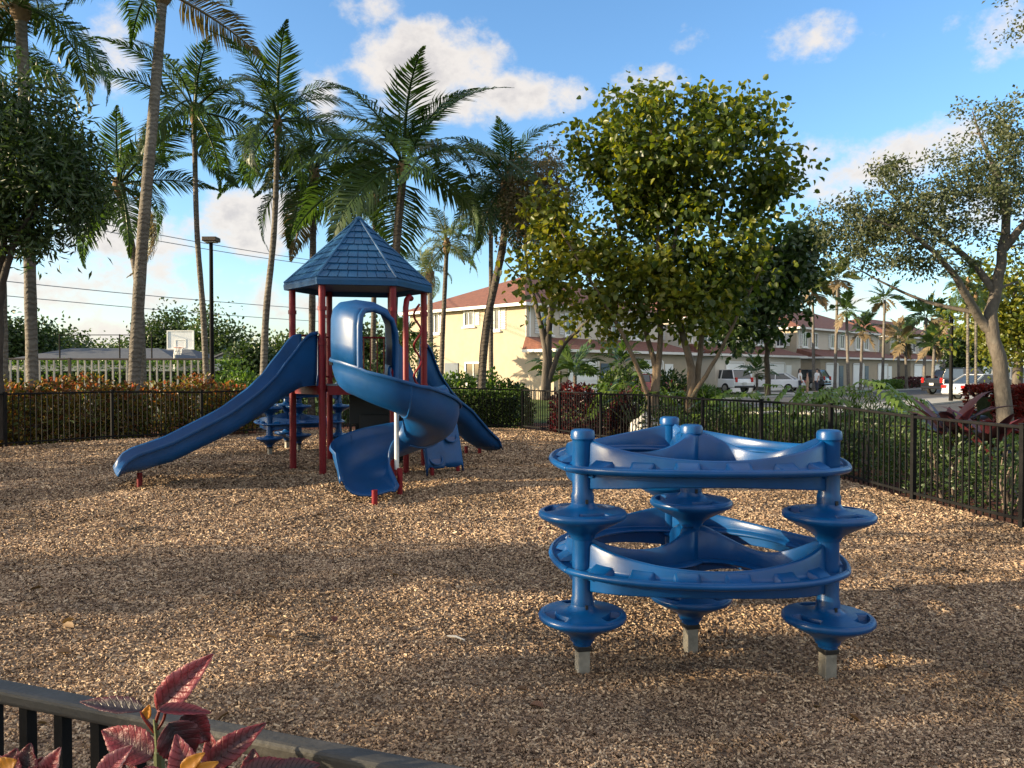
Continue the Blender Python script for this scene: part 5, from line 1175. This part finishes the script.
def hoop():
    d = 42; p = at(181, d); o = thing('basketball_hoop', 'basketball hoop with pale backboard on the court behind the pale fence', 'basketball hoop', (p.x, p.y, 0))
    z0, z1 = zpx(349, d), zpx(331, d); w = 1.42
    mb = MB(); mb.box((0, 0, (z0+z1)/2), (w, .05, z1-z0)); b = obj('backboard', mb, M['acrylic'], o)
    mb = MB()
    for (x, z, sx, sz) in ((0, z0, w+.06, .06), (0, z1, w+.06, .06), (-w/2, (z0+z1)/2, .06, z1-z0-.06), (w/2, (z0+z1)/2, .06, z1-z0-.06)): mb.box((x, -.03, z), (sx, .05, sz))
    zc = z0+.28
    for (x, z, sx, sz) in ((0, zc-.2, .60, .05), (0, zc+.22, .60, .05), (-.275, zc, .05, .37), (.275, zc, .05, .37)): mb.box((x, -.032, z), (sx, .02, sz))
    obj('frame', mb, M['white'], b)
    mb = MB(); pts = [(.23*math.cos(a*PI/12), -.33+.23*math.sin(a*PI/12), z0+.06) for a in range(24)]; mb.tube(pts, .014, 6, closed=True); mb.box((0, -.07, z0+.06), (.1, .1, .06)); r = obj('rim', mb, M['orange'], o)
    mb = MB()
    for k in range(12):
        a = k*PI/6; mb.tube([(.23*math.cos(a), -.33+.23*math.sin(a), z0+.05), (.14*math.cos(a+.3), -.33+.14*math.sin(a+.3), z0-.32)], .008, 4)
        mb.tube([(.23*math.cos(a), -.33+.23*math.sin(a), z0+.05), (.14*math.cos(a-.3), -.33+.14*math.sin(a-.3), z0-.32)], .008, 4)
    obj('net', mb, M['white'], r)
    mb = MB(); mb.tube([(-.55, .5, -.2), (-.55, .5, z0-.3), (-.4, .3, z0+.2), (0, .05, z0+.4)], .06, 10); obj('pole', mb, M['palepole'], o)
hoop()
def court_frame():
    o = thing('chain_link_fence', 'thin tall chain-link frame of the ball court', 'fence', (0, 0, 0)); d = 48; zt = zpx(335, d)
    mb = MB()
    mb.tube([at(60, d, zt), at(152, d, zt)], .03, 6); obj('top_rail', mb, M['pole'], o)
    for px in (60, 120, 152): mb = MB(); mb.tube([at(px, d, -.1), at(px, d, zt+.05)], .045, 8); obj('post', mb, M['pole'], o)
court_frame()
wl = ['topmost thin power line crossing the sky at left', 'second power line just under the topmost', 'third power line, lower over the far trees', 'lowest power line just over the far trees']
for i, (pa, pb) in enumerate([((85, 215), (256, 247)), ((85, 222), (256, 252)), ((0, 275), (256, 300)), ((0, 290), (256, 313))]):
    H = 9.3-.35*(i % 2) if i < 2 else 6.2-.4*(i % 2)
    d1 = F*(H-EYE)/(HOR-pa[1]); d2 = F*(H-EYE)/(HOR-pb[1]); A, B = at(pa[0], d1, H), at(pb[0], d2, H)
    u = (B-A); pts = [A-u*.8+u*(2.8*k/12)-Vector((0, 0, .35*math.sin(PI*k/12))) for k in range(13)]
    mb = MB(); mb.tube(pts, .022, 5); o = obj('power_line', mb, M['wire']); tag(o, wl[i], 'power line', 'power lines across the left sky')
    
# ------------------------------------------------------------------ vehicles
def car(label, p, rz, paint, kind='sedan', group='vehicles along the street'):
    o = thing({'sedan': 'parked_car', 'suv': 'parked_suv', 'pickup': 'parked_pickup'}[kind], label, {'sedan': 'car', 'suv': 'suv', 'pickup': 'pickup'}[kind], p, rz, group)
    W = 1.8 if kind == 'sedan' else 1.95
    if kind == 'sedan':
        low = [(-2.3, .35), (-2.33, .62), (-2.25, .92), (-1.5, .98), (1.0, .94), (1.9, .82), (2.25, .66), (2.3, .35)]; cab = [(-1.75, .96), (-1.05, 1.40), (.25, 1.43), (1.15, .93)]; wh = .32
    elif kind == 'suv':
        low = [(-2.25, .40), (-2.3, .75), (-2.25, 1.05), (1.0, 1.05), (1.95, .98), (2.25, .8), (2.3, .42)]; cab = [(-2.2, 1.05), (-1.85, 1.66), (.15, 1.70), (1.1, 1.04)]; wh = .37
    else:
        low = [(-2.7, .48), (-2.75, .8), (-2.7, 1.12), (1.2, 1.12), (2.35, 1.08), (2.65, .9), (2.7, .5)]; cab = [(-.85, 1.1), (-.7, 1.78), (.75, 1.80), (1.5, 1.1)]; wh = .40
    def ext(poly, w0, w1=None, zt=None):
        w1 = w1 or w0; zs = [q_[1] for q_ in poly]; z0, z1 = min(zs), max(zs); mb = MB(); n = len(poly); vs = []
        for sg in (-1, 1):
            for (x, z) in poly: w = w0+(w1-w0)*((z-z0)/(z1-z0)); vs.append((x, sg*w/2, z))
        mb.add(vs, [tuple(range(n)), tuple(range(2*n-1, n-1, -1))]+[(i, n+i, n+(i+1) % n, (i+1) % n) for i in range(n)]); return mb
    body = obj('body', ext(low, W, W*.94), M[paint], o, bevel=.07, seg=3)
    obj('windows', ext(cab, W*.90, W*.72), M['glass'], o, bevel=.05, seg=2)
    rt = MB(); (xa, za), (xb, zb) = cab[1], cab[2]; rt.box(((xa+xb)/2, 0, (za+zb)/2+.015), (abs(xb-xa)*1.0, W*.73, .05)); obj('roof', rt, M[paint], o, bevel=.02)
    for sg in (-1, 1):
        for (a, b) in ((0, 1), (2, 3)):
            pl = MB()
            x0, z0 = cab[a]; x1, z1 = cab[b]; wa, wb = (W*.9, W*.72) if a == 0 else (W*.72, W*.9)
            pl.bar((x0, sg*(wa/2+.005), z0), (x1, sg*(wb/2+.005), z1), .05, .09); obj('pillar', pl, M[paint], o)
        pl = MB(); xm = (cab[1][0]+cab[2][0])/2; pl.bar((xm, sg*(W*.45+.005), cab[0][1]), (xm, sg*(W*.36+.005), cab[1][1]), .05, .09); obj('pillar', pl, M[paint], o)
    xw = 1.38 if kind != 'pickup' else 1.75
    for x in (-xw, xw):
        for sg in (-1, 1):
            mb = MB(); prof = [(wh*.55, -.1), (wh*.9, -.11), (wh, -.07), (wh, .07), (wh*.9, .11), (wh*.55, .1)]
            mb.lathe(prof, (0, 0, 0), 20); rot = Matrix.Rotation(R(90), 4, 'X')
            mb.v = [tuple(rot @ Vector(v)+Vector((x, sg*(W/2-.08), wh))) for v in mb.v]; w = obj('wheel', mb, M['tyre'], o)
            mb = MB(); mb.lathe([(wh*.6, -.115), (wh*.2, -.12), (wh*.2, .12), (wh*.6, .115)], (0, 0, 0), 16); mb.v = [tuple(rot @ Vector(v)+Vector((x, sg*(W/2-.08), wh))) for v in mb.v]; obj('rim', mb, M['rim'], w)
    zl = .78 if kind == 'sedan' else .98
    for sg in (-1, 1):
        mb = MB(); mb.box((low[1][0]+.02, sg*W*.38, zl), (.12, .30 if kind == 'sedan' else .18, .16 if kind == 'sedan' else .34)); obj('taillight', mb, M['taillight'], o, bevel=.02)
        mb = MB(); mb.box((low[-2][0]-.02, sg*W*.36, low[-2][1]), (.14, .34, .14)); obj('headlight', mb, M['headlight'], o, bevel=.02)
        mb = MB(); mb.box((cab[3][0]-.25, sg*(W/2+.08), cab[0][1]+.08), (.1, .18, .12)); obj('mirror', mb, M[paint], o, bevel=.02)
    mb = MB(); mb.box((low[0][0]-.02, 0, .48), (.14, W*.9, .16)); mb.box((low[-1][0]+.0, 0, .45), (.14, W*.9, .16)); obj('bumper', mb, M['car_black'] if kind != 'sedan' else M[paint], o, bevel=.03)
    mb = MB(); mb.box((low[1][0]-.045, 0, .72), (.02, .34, .16)); obj('number_plate', mb, M['plate'], o)
    return o
ga = -45
car('white suv seen from behind in a driveway beside the large tree', at(722, 57, -.03), R(135-18), 'car_white', 'suv')
car('white saloon car parked in front of the white garages', at(772, 60, -.03), R(150), 'car_white', 'sedan')
car('black suv parked behind the people on the street', at(800, 66, -.03), R(140), 'car_black', 'suv')
car('red car half hidden behind the large tree trunks', at(650, 47, -.03), R(20), 'car_red', 'sedan')
car('silver saloon car parked at the right beside the red hedge', at(990, 42, -.03), R(12), 'car_silver', 'sedan')
car('grey pickup behind the silver car at the right edge', at(1012, 49, -.03), R(8), 'car_grey', 'pickup')
car('black pickup with red tail lamps just behind the lamp post', at(962, 53, -.03), R(20), 'car_black', 'pickup')
car('dark saloon car across the street far behind the lamp post', at(950, 76, -.03), R(45), 'car_black', 'suv')

# ------------------------------------------------------------------ people (far down the street)
def person(label, p, rz, h, top, legs, seed, lean=0):
    o = thing('person', label, 'person', p, rz, 'people standing on the street'); k = h/1.75
    J = {'hip': (0, 0, .93), 'waist': (0, 0, 1.08), 'chest': (0, 0, 1.32), 'neck': (0, 0, 1.48), 'jaw': (.02, 0, 1.57), 'head': (.0, 0, 1.66), 'crown': (0, 0, 1.74)}
    E = [('hip', 'waist'), ('waist', 'chest'), ('chest', 'neck'), ('neck', 'jaw'), ('jaw', 'head'), ('head', 'crown')]
    rad = {'hip': (.15, .11), 'waist': (.135, .10), 'chest': (.16, .11), 'neck': (.055, .055), 'jaw': (.065, .07), 'head': (.075, .09), 'crown': (.05, .06)}
    for s, sg in (('l', 1), ('r', -1)):
        J.update({'sh'+s: (0, .17*sg, 1.42), 'el'+s: (.03, .25*sg, 1.14), 'wr'+s: (.10, .24*sg, .90), 'pm'+s: (.12, .235*sg, .83), 'th'+s: (0, .10*sg, .86), 'kn'+s: (.03*sg, .11*sg, .49), 'an'+s: (-.02+.04*sg, .11*sg, .08), 'to'+s: (.16+.04*sg, .12*sg, .035)})
        E += [('chest', 'sh'+s), ('sh'+s, 'el'+s), ('el'+s, 'wr'+s), ('wr'+s, 'pm'+s), ('hip', 'th'+s), ('th'+s, 'kn'+s), ('kn'+s, 'an'+s), ('an'+s, 'to'+s)]
        rad.update({'sh'+s: (.065,)*2, 'el'+s: (.045,)*2, 'wr'+s: (.03,)*2, 'pm'+s: (.036, .022), 'th'+s: (.095,)*2, 'kn'+s: (.06,)*2, 'an'+s: (.042,)*2, 'to'+s: (.04, .03)})
        for f in range(5):
            nm = 'f%d%s' % (f, s); J[nm] = (.12+(-.03+.018*f)+(.03 if f == 4 else 0), .235*sg, .745 if f < 4 else .80); E.append(('pm'+s, nm)); rad[nm] = (.009,)*2
    names = list(J); me = bpy.data.meshes.new('person_body'); me.from_pydata([tuple(c_*k for c_ in J[n]) for n in names], [(names.index(a), names.index(b)) for a, b in E], [])
    ob = bpy.data.objects.new('body', me); C.objects.link(ob); ob.parent = o; me.materials.append(M['skin'])
    md = ob.modifiers.new('skin', 'SKIN'); ly = me.skin_vertices[0] if me.skin_vertices else None
    if ly is None:
        bm = bmesh.new(); bm.from_mesh(me); bm.verts.layers.skin.verify(); bm.to_mesh(me); bm.free(); ly = me.skin_vertices[0]
    for i, n in enumerate(names): ly.data[i].radius = tuple(r_*k for r_ in rad[n]); ly.data[i].use_root = (n == 'hip')
    ob.modifiers.new('sub', 'SUBSURF').levels = 2
    ob.modifiers['sub'].render_levels = 2
    # clothing
    mb = MB(); mb.loft([[Vector((a*math.cos(t*PI/8)*k, b*math.sin(t*PI/8)*k, z*k)) for t in range(16)] for (z, a, b) in ((.88, .16, .20), (1.05, .15, .185), (1.3, .15, .215), (1.42, .10, .19), (1.48, .075, .09))], closed_sec=True)
    for sg in (-1, 1): mb.tube([Vector((0, .16*sg, 1.41))*k, Vector((.015, .225*sg, 1.22))*k], [.085*k, .072*k], 10, caps=False)
    if top: obj('shirt', mb, M[top], o)
    mb = MB()
    zl = .12 if legs == 'trousers' else .52
    mb.loft([[Vector((a*math.cos(t*PI/8)*k, b*math.sin(t*PI/8)*k, z*k)) for t in range(16)] for (z, a, b) in ((1.0, .145, .185), (.9, .15, .20), (.82, .13, .19))], closed_sec=True)
    for sg in (-1, 1): mb.tube([Vector((0, .10*sg, .86))*k, Vector((.03*sg, .11*sg, .52))*k]+([Vector((-.01+.04*sg, .11*sg, zl))*k] if zl < .5 else []), [.115*k, .085*k]+([.07*k] if zl < .5 else []), 10, caps=False)
    obj('trousers' if zl < .5 else 'shorts', mb, M[legs], o)
    mb = MB(); mb.lathe([(.09, 1.66), (.098, 1.70), (.085, 1.75), (.05, 1.785), (.01, 1.79)], (-.012, 0, 0), 16); mb.v = [tuple(Vector(v)*k) for v in mb.v]; obj('hair', mb, M['hair'], o)
    mb = MB(); mb.add([Vector(v)*k for v in ((.085, -.012, 1.63), (.085, .012, 1.63), (.112, 0, 1.635), (.088, 0, 1.67))], [(0, 1, 2), (0, 2, 3), (1, 3, 2)])
    for sg in (-1, 1): mb.box(Vector((.0, .082*sg, 1.655))*k, (.03*k, .015*k, .055*k))
    obj('face', mb, M['skin'], o)
    mb = MB()
    for sg in (-1, 1): mb.box(Vector((.083, .03*sg, 1.672))*k, (.012*k, .022*k, .010*k))
    mb.box(Vector((.082, 0, 1.598))*k, (.012*k, .04*k, .008*k)); obj('eyes_and_mouth', mb, M['hair'], o)
person('person in a white shirt and dark trousers, leftmost of the three', at(800, 58, -.03), R(-20), 1.76, 'shirt_white', 'trousers', 1)
person('bare-chested person in tan shorts between two others', at(807.5, 57, -.03), R(160), 1.5, None, 'trousers_tan', 2)
person('person in a white shirt by the black suv, rightmost of the three', at(817, 58, -.03), R(190), 1.76, 'shirt_white', 'trousers', 3)

# ------------------------------------------------------------------ near copper-leaf plant and litter
def copper_leaf_mat():
    m, nt, b = new_mat('variegated_copper_leaf'); L = nt.links
    at_ = nt.nodes.new('ShaderNodeAttribute'); at_.attribute_name = 'across'
    g = nt.nodes.new('ShaderNodeNewGeometry'); oi = nt.nodes.new('ShaderNodeObjectInfo')
    tc = nt.nodes.new('ShaderNodeTexCoord'); n = nt.nodes.new('ShaderNodeTexNoise'); n.inputs['Scale'].default_value = 38; n.inputs['Detail'].default_value = 6; L.new(tc.outputs['Object'], n.inputs[0])
    a1 = nt.nodes.new('ShaderNodeMath'); a1.operation = 'MULTIPLY_ADD'; L.new(n.outputs[0], a1.inputs[0]); a1.inputs[1].default_value = .55; L.new(at_.outputs['Fac'], a1.inputs[2])
    a2 = nt.nodes.new('ShaderNodeMath'); a2.operation = 'MULTIPLY_ADD'; L.new(oi.outputs['Random'], a2.inputs[0]); a2.inputs[1].default_value = .5; L.new(a1.outputs[0], a2.inputs[2])
    rp = nt.nodes.new('ShaderNodeValToRGB'); cr = rp.color_ramp; cr.elements[0].position = .25; cr.elements[0].color = (.035, .028, .035, 1); cr.elements[1].position = 1.0; cr.elements[1].color = (.55, .30, .27, 1)
    for p_, c_ in ((.5, (.11, .028, .035)), (.68, (.26, .035, .045)), (.85, (.38, .09, .10))): e = cr.elements.new(p_); e.color = c4(c_)
    sc = nt.nodes.new('ShaderNodeMath'); sc.operation = 'MULTIPLY'; L.new(a2.outputs[0], sc.inputs[0]); sc.inputs[1].default_value = .62
    L.new(sc.outputs[0], rp.inputs[0]); L.new(rp.outputs[0], b.inputs['Base Color']); b.inputs['Roughness'].default_value = .45
    va = nt.nodes.new('ShaderNodeAttribute'); va.attribute_name = 'vein'; vf = nt.nodes.new('ShaderNodeMath'); vf.operation = 'PINGPONG'; L.new(va.outputs['Fac'], vf.inputs[0]); vf.inputs[1].default_value = .5
    vl = nt.nodes.new('ShaderNodeMapRange'); vl.inputs[1].default_value = 0; vl.inputs[2].default_value = .12; vl.inputs[3].default_value = .55; vl.inputs[4].default_value = 1.0; L.new(vf.outputs[0], vl.inputs[0])
    vm = nt.nodes.new('ShaderNodeVectorMath'); vm.operation = 'SCALE'; L.new(rp.outputs[0], vm.inputs[0]); L.new(vl.outputs[0], vm.inputs['Scale']); L.new(vm.outputs[0], b.inputs['Base Color'])
    w = nt.nodes.new('ShaderNodeMath'); w.operation = 'MULTIPLY_ADD'; n2 = nt.nodes.new('ShaderNodeTexNoise'); n2.inputs['Scale'].default_value = 150; L.new(tc.outputs['Object'], n2.inputs[0]); L.new(vl.outputs[0], w.inputs[0]); w.inputs[1].default_value = 1.2; L.new(n2.outputs[0], w.inputs[2]); bp = nt.nodes.new('ShaderNodeBump'); bp.inputs['Strength'].default_value = .5; bp.inputs['Distance'].default_value = .004; L.new(w.outputs[0], bp.inputs['Height']); L.new(bp.outputs[0], b.inputs['Normal'])
    t = nt.nodes.new('ShaderNodeBsdfTranslucent'); L.new(rp.outputs[0], t.inputs[0]); mx = nt.nodes.new('ShaderNodeMixShader'); mx.inputs[0].default_value = .35
    L.new(b.outputs[0], mx.inputs[1]); L.new(t.outputs[0], mx.inputs[2]); L.new(mx.outputs[0], nt.nodes['Material Output'].inputs[0])
    return m
M['copperleaf'] = copper_leaf_mat()
M['orange_leaf'] = leafm('orange_leaf', [(.45, .17, .02), (.55, .26, .03)], .35, .45)
def big_leaf(parent, base, tip, up, W, curl=.15, fold=.25, mat='copperleaf', teeth=True, bias=0.0):
    base, tip, up = Vector(base), Vector(tip), Vector(up); d = tip-base; L = d.length; d.normalize(); s = d.cross(up).normalized(); nrm = s.cross(d)
    n = 22; cols = [-1, -.66, -.33, 0, .33, .66, 1]; V = []; A = []; VN = []
    for i in range(n+1):
        t = i/n; w = W*.5*(math.sin(PI*t**.72))**.85*(1-.15*t)+.0008
        if teeth and i % 2 and .1 < t < .93: w *= 1.07
        c_ = base+d*L*t+nrm*(-curl*L*(t*t-.25*t))
        for a in cols:
            wav = .03*W*math.sin(t*23+a*2)*abs(a)
            V.append(c_+s*(w*a)+nrm*(fold*w*abs(a)**1.3+wav+ (-.012*W if a == 0 else 0))); A.append(abs(a)*.55+bias+.2*t); VN.append(t*9-abs(a)*1.6)
    k = len(cols); Fc = [(i*k+j, i*k+j+1, (i+1)*k+j+1, (i+1)*k+j) for i in range(n) for j in range(k-1)]
    me = bpy.data.meshes.new('leaf'); me.from_pydata([tuple(v) for v in V], [], Fc); me.polygons.foreach_set('use_smooth', [True]*len(Fc))
    at_ = me.attributes.new('across', 'FLOAT', 'POINT'); at_.data.foreach_set('value', A); av = me.attributes.new('vein', 'FLOAT', 'POINT'); av.data.foreach_set('value', VN); me.update()
    o = obj('leaf', me, M[mat], parent); md = o.modifiers.new('thick', 'SOLIDIFY'); md.thickness = .0008; return o
def near_plant():
    d = 1.12; b = at(158, d, 0); o = thing('copperleaf_plant', 'pink and purple copperleaf plant leaning over the near grey rail', 'plant', (b.x, b.y, 0))
    def K(px, py, dd=d): p = P3(px, py, dd); return Vector((p.x-b.x, p.y-b.y, p.z))
    mb = MB(); mb.tube(spline([(0, 0, -.05), (.01, 0, .5), K(157, 800), K(155, 750), K(152, 722)], 14), [.008]*9+[.006, .005, .004, .0035, .003], 8); obj('stem', mb, M['stem_green'], o)
    for (a, b_, c_) in (((152, 735), (142, 722), (138, 714)), ((152, 735), (160, 724), (163, 714)), ((152, 728), (155, 718), (157, 712)), ((156, 745), (166, 752), (176, 756))):
        mb = MB(); mb.tube(spline([K(*a), K(*b_), K(*c_)], 6), [.003, .0028, .0026, .0024, .0022, .002], 6); obj('stalk', mb, M['leaf_red'], o)
    U_ = (0.1, -.9, .45)
    L_ = [((154, 713), (209, 656), U_, .055, .10, .3, .35, d), ((156, 712), (209, 713), (.1, -.5, .85), .024, .1, .3, .25, d-.02), ((140, 712), (78, 706), (0, -.45, .9), .034, -.05, .3, -.35, d-.04),
          ((166, 726), (190, 765), (.2, -.8, .5), .07, .1, .2, -.25, d-.06), ((178, 720), (208, 745), (.2, -.8, .5), .055, .1, .2, -.1, d-.01), ((205, 770), (262, 726), (.1, -.8, .5), .046, .12, .3, .0, d-.04), ((150, 760), (97, 732), (0, -.8, .6), .06, .1, .25, .1, d-.05), ((95, 782), (128, 748), (0, -.8, .5), .035, .12, .3, .45, d-.08),
          ((190, 800), (172, 738), (.1, -.9, .4), .055, .1, .2, -.05, d-.09), ((215, 785), (205, 735), (.0, -.9, .4), .04, .1, .2, .05, d+.01), ((235, 785), (285, 762), (0, -.7, .7), .045, .15, .2, -.2, d-.05), ((270, 780), (318, 766), (0, -.7, .7), .04, .15, .2, -.2, d-.05), ((250, 790), (250, 752), (0, -.8, .5), .045, .15, .25, -.15, d),
          ((130, 800), (120, 765), (0, -.9, .4), .05, .1, .2, .15, d-.06), ((160, 800), (140, 770), (0, -.9, .4), .05, .1, .2, .1, d-.08)]
    for (a, t_, up, W, cu, fo, bias, dd) in L_:
        big_leaf(o, K(a[0], a[1], dd), K(t_[0], t_[1], dd+.02), up, W*.8, cu, fo+.12, bias=bias)
    big_leaf(o, K(178, 775, d-.1), K(200, 757, d-.1), U_, .018, mat='orange_leaf'); big_leaf(o, K(188, 780, d-.1), K(214, 766, d-.1), U_, .018, mat='orange_leaf'); big_leaf(o, K(142, 722), K(146, 708), U_, .014, mat='orange_leaf', teeth=False)
near_plant()
def corner_plant():
    d = 1.15; b = at(20, d, 0); o = thing('copperleaf_plant', 'low greyish copperleaf tips in the bottom left corner', 'plant', (b.x, b.y, 0))
    def K(px, py, dd=d): p = P3(px, py, dd); return Vector((p.x-b.x, p.y-b.y, p.z))
    mb = MB(); mb.tube(spline([(0, 0, -.05), (.01, 0, .5), K(22, 810), K(24, 775)], 10), .005, 8); obj('stem', mb, M['stem_green'], o)
    for (a, t_, W, bias) in (((0, 790), (10, 753), .05, .1), ((18, 790), (24, 748), .05, -.35), ((36, 790), (54, 752), .035, .45), ((10, 800), (-10, 760), .06, .1), ((30, 800), (36, 762), .05, -.2)):
        big_leaf(o, K(*a), K(*t_), (0, -.9, .4), W, .1, .25, bias=bias)
    big_leaf(o, K(-4, 775, d-.05), K(10, 764, d-.05), (0, -.9, .4), .03, mat='orange_leaf')
corner_plant()
def litter(label, px, py, seed, n=26, sp=.10, mat='barkdark'):
    dd = F*(EYE-.03)/(py-HOR); p = at(px, dd); z = gz(p.x, p.y); rg = random.Random(seed)
    mb = MB()
    for i in range(n):
        a = rg.random()*6.28; r = abs(rg.gauss(0, sp)); c_ = Vector((r*math.cos(a), r*math.sin(a)*.8, .012+.03*rg.random()*(1-min(1, r/sp/2)))); b_ = rg.random()*6.28; l = rg.uniform(.02, .06)
        e = Vector((math.cos(b_)*l, math.sin(b_)*l, rg.uniform(0, .03))); mb.tube([c_-e, c_+Vector((0, 0, .006)), c_+e], [.002, .004, .002], 5)
    o = obj('twig_pile', mb, M[mat]); o.location = (p.x, p.y, z); tag(o, label, 'twigs', 'dark twig piles on the wood chips')
litter('small pile of dark twigs on chips in the middle foreground', 303, 648, 1)
litter('small pile of dark twigs on chips at left, below the slide exit', 134, 533, 2, 24, .12)
litter('dark twig scraps beside the right climber foot', 898, 596, 3, 20, .12)
def fallen_leaves():
    n = 150; rg = np.random.default_rng(77); d = 2+rg.random(n)**.8*12; x = (rg.random(n)-.5)*1.4*d; k = inside(x, d, outline); x, d = x[k], d[k]; n = len(x); a = rg.random(n)*6.28
    D = np.stack([np.cos(a), np.sin(a), rg.normal(.1, .25, n)], 1)
    me = leaves('fallen_leaves', np.stack([x, d, gh(x, d)+.022], 1), D, rg.uniform(.04, .10, n), rg.uniform(.025, .055, n), rg, fold=.3, droop=.15, round_=True, up=.8)
    tag(obj('fallen_leaves', me, leafm('fallen_leaf', [(.08, .045, .025), (.16, .09, .045), (.22, .14, .07), (.10, .03, .02)], .1, .7)), 'dry fallen leaves scattered over the wood chips', 'leaves', None, 'stuff')
fallen_leaves()
def pale_stick():
    dd = F*1.62/(648-HOR); p = at(455, dd); mb = MB(); mb.tube([(-.05, .03, .02), (0, 0, .028), (.06, -.04, .02)], [.004, .007, .003], 6); o = obj('stick', mb, M['stone']); o.location = (p.x, p.y, gz(p.x, p.y)); tag(o, 'pale stick lying on wood chips in the middle foreground', 'stick')
pale_stick()
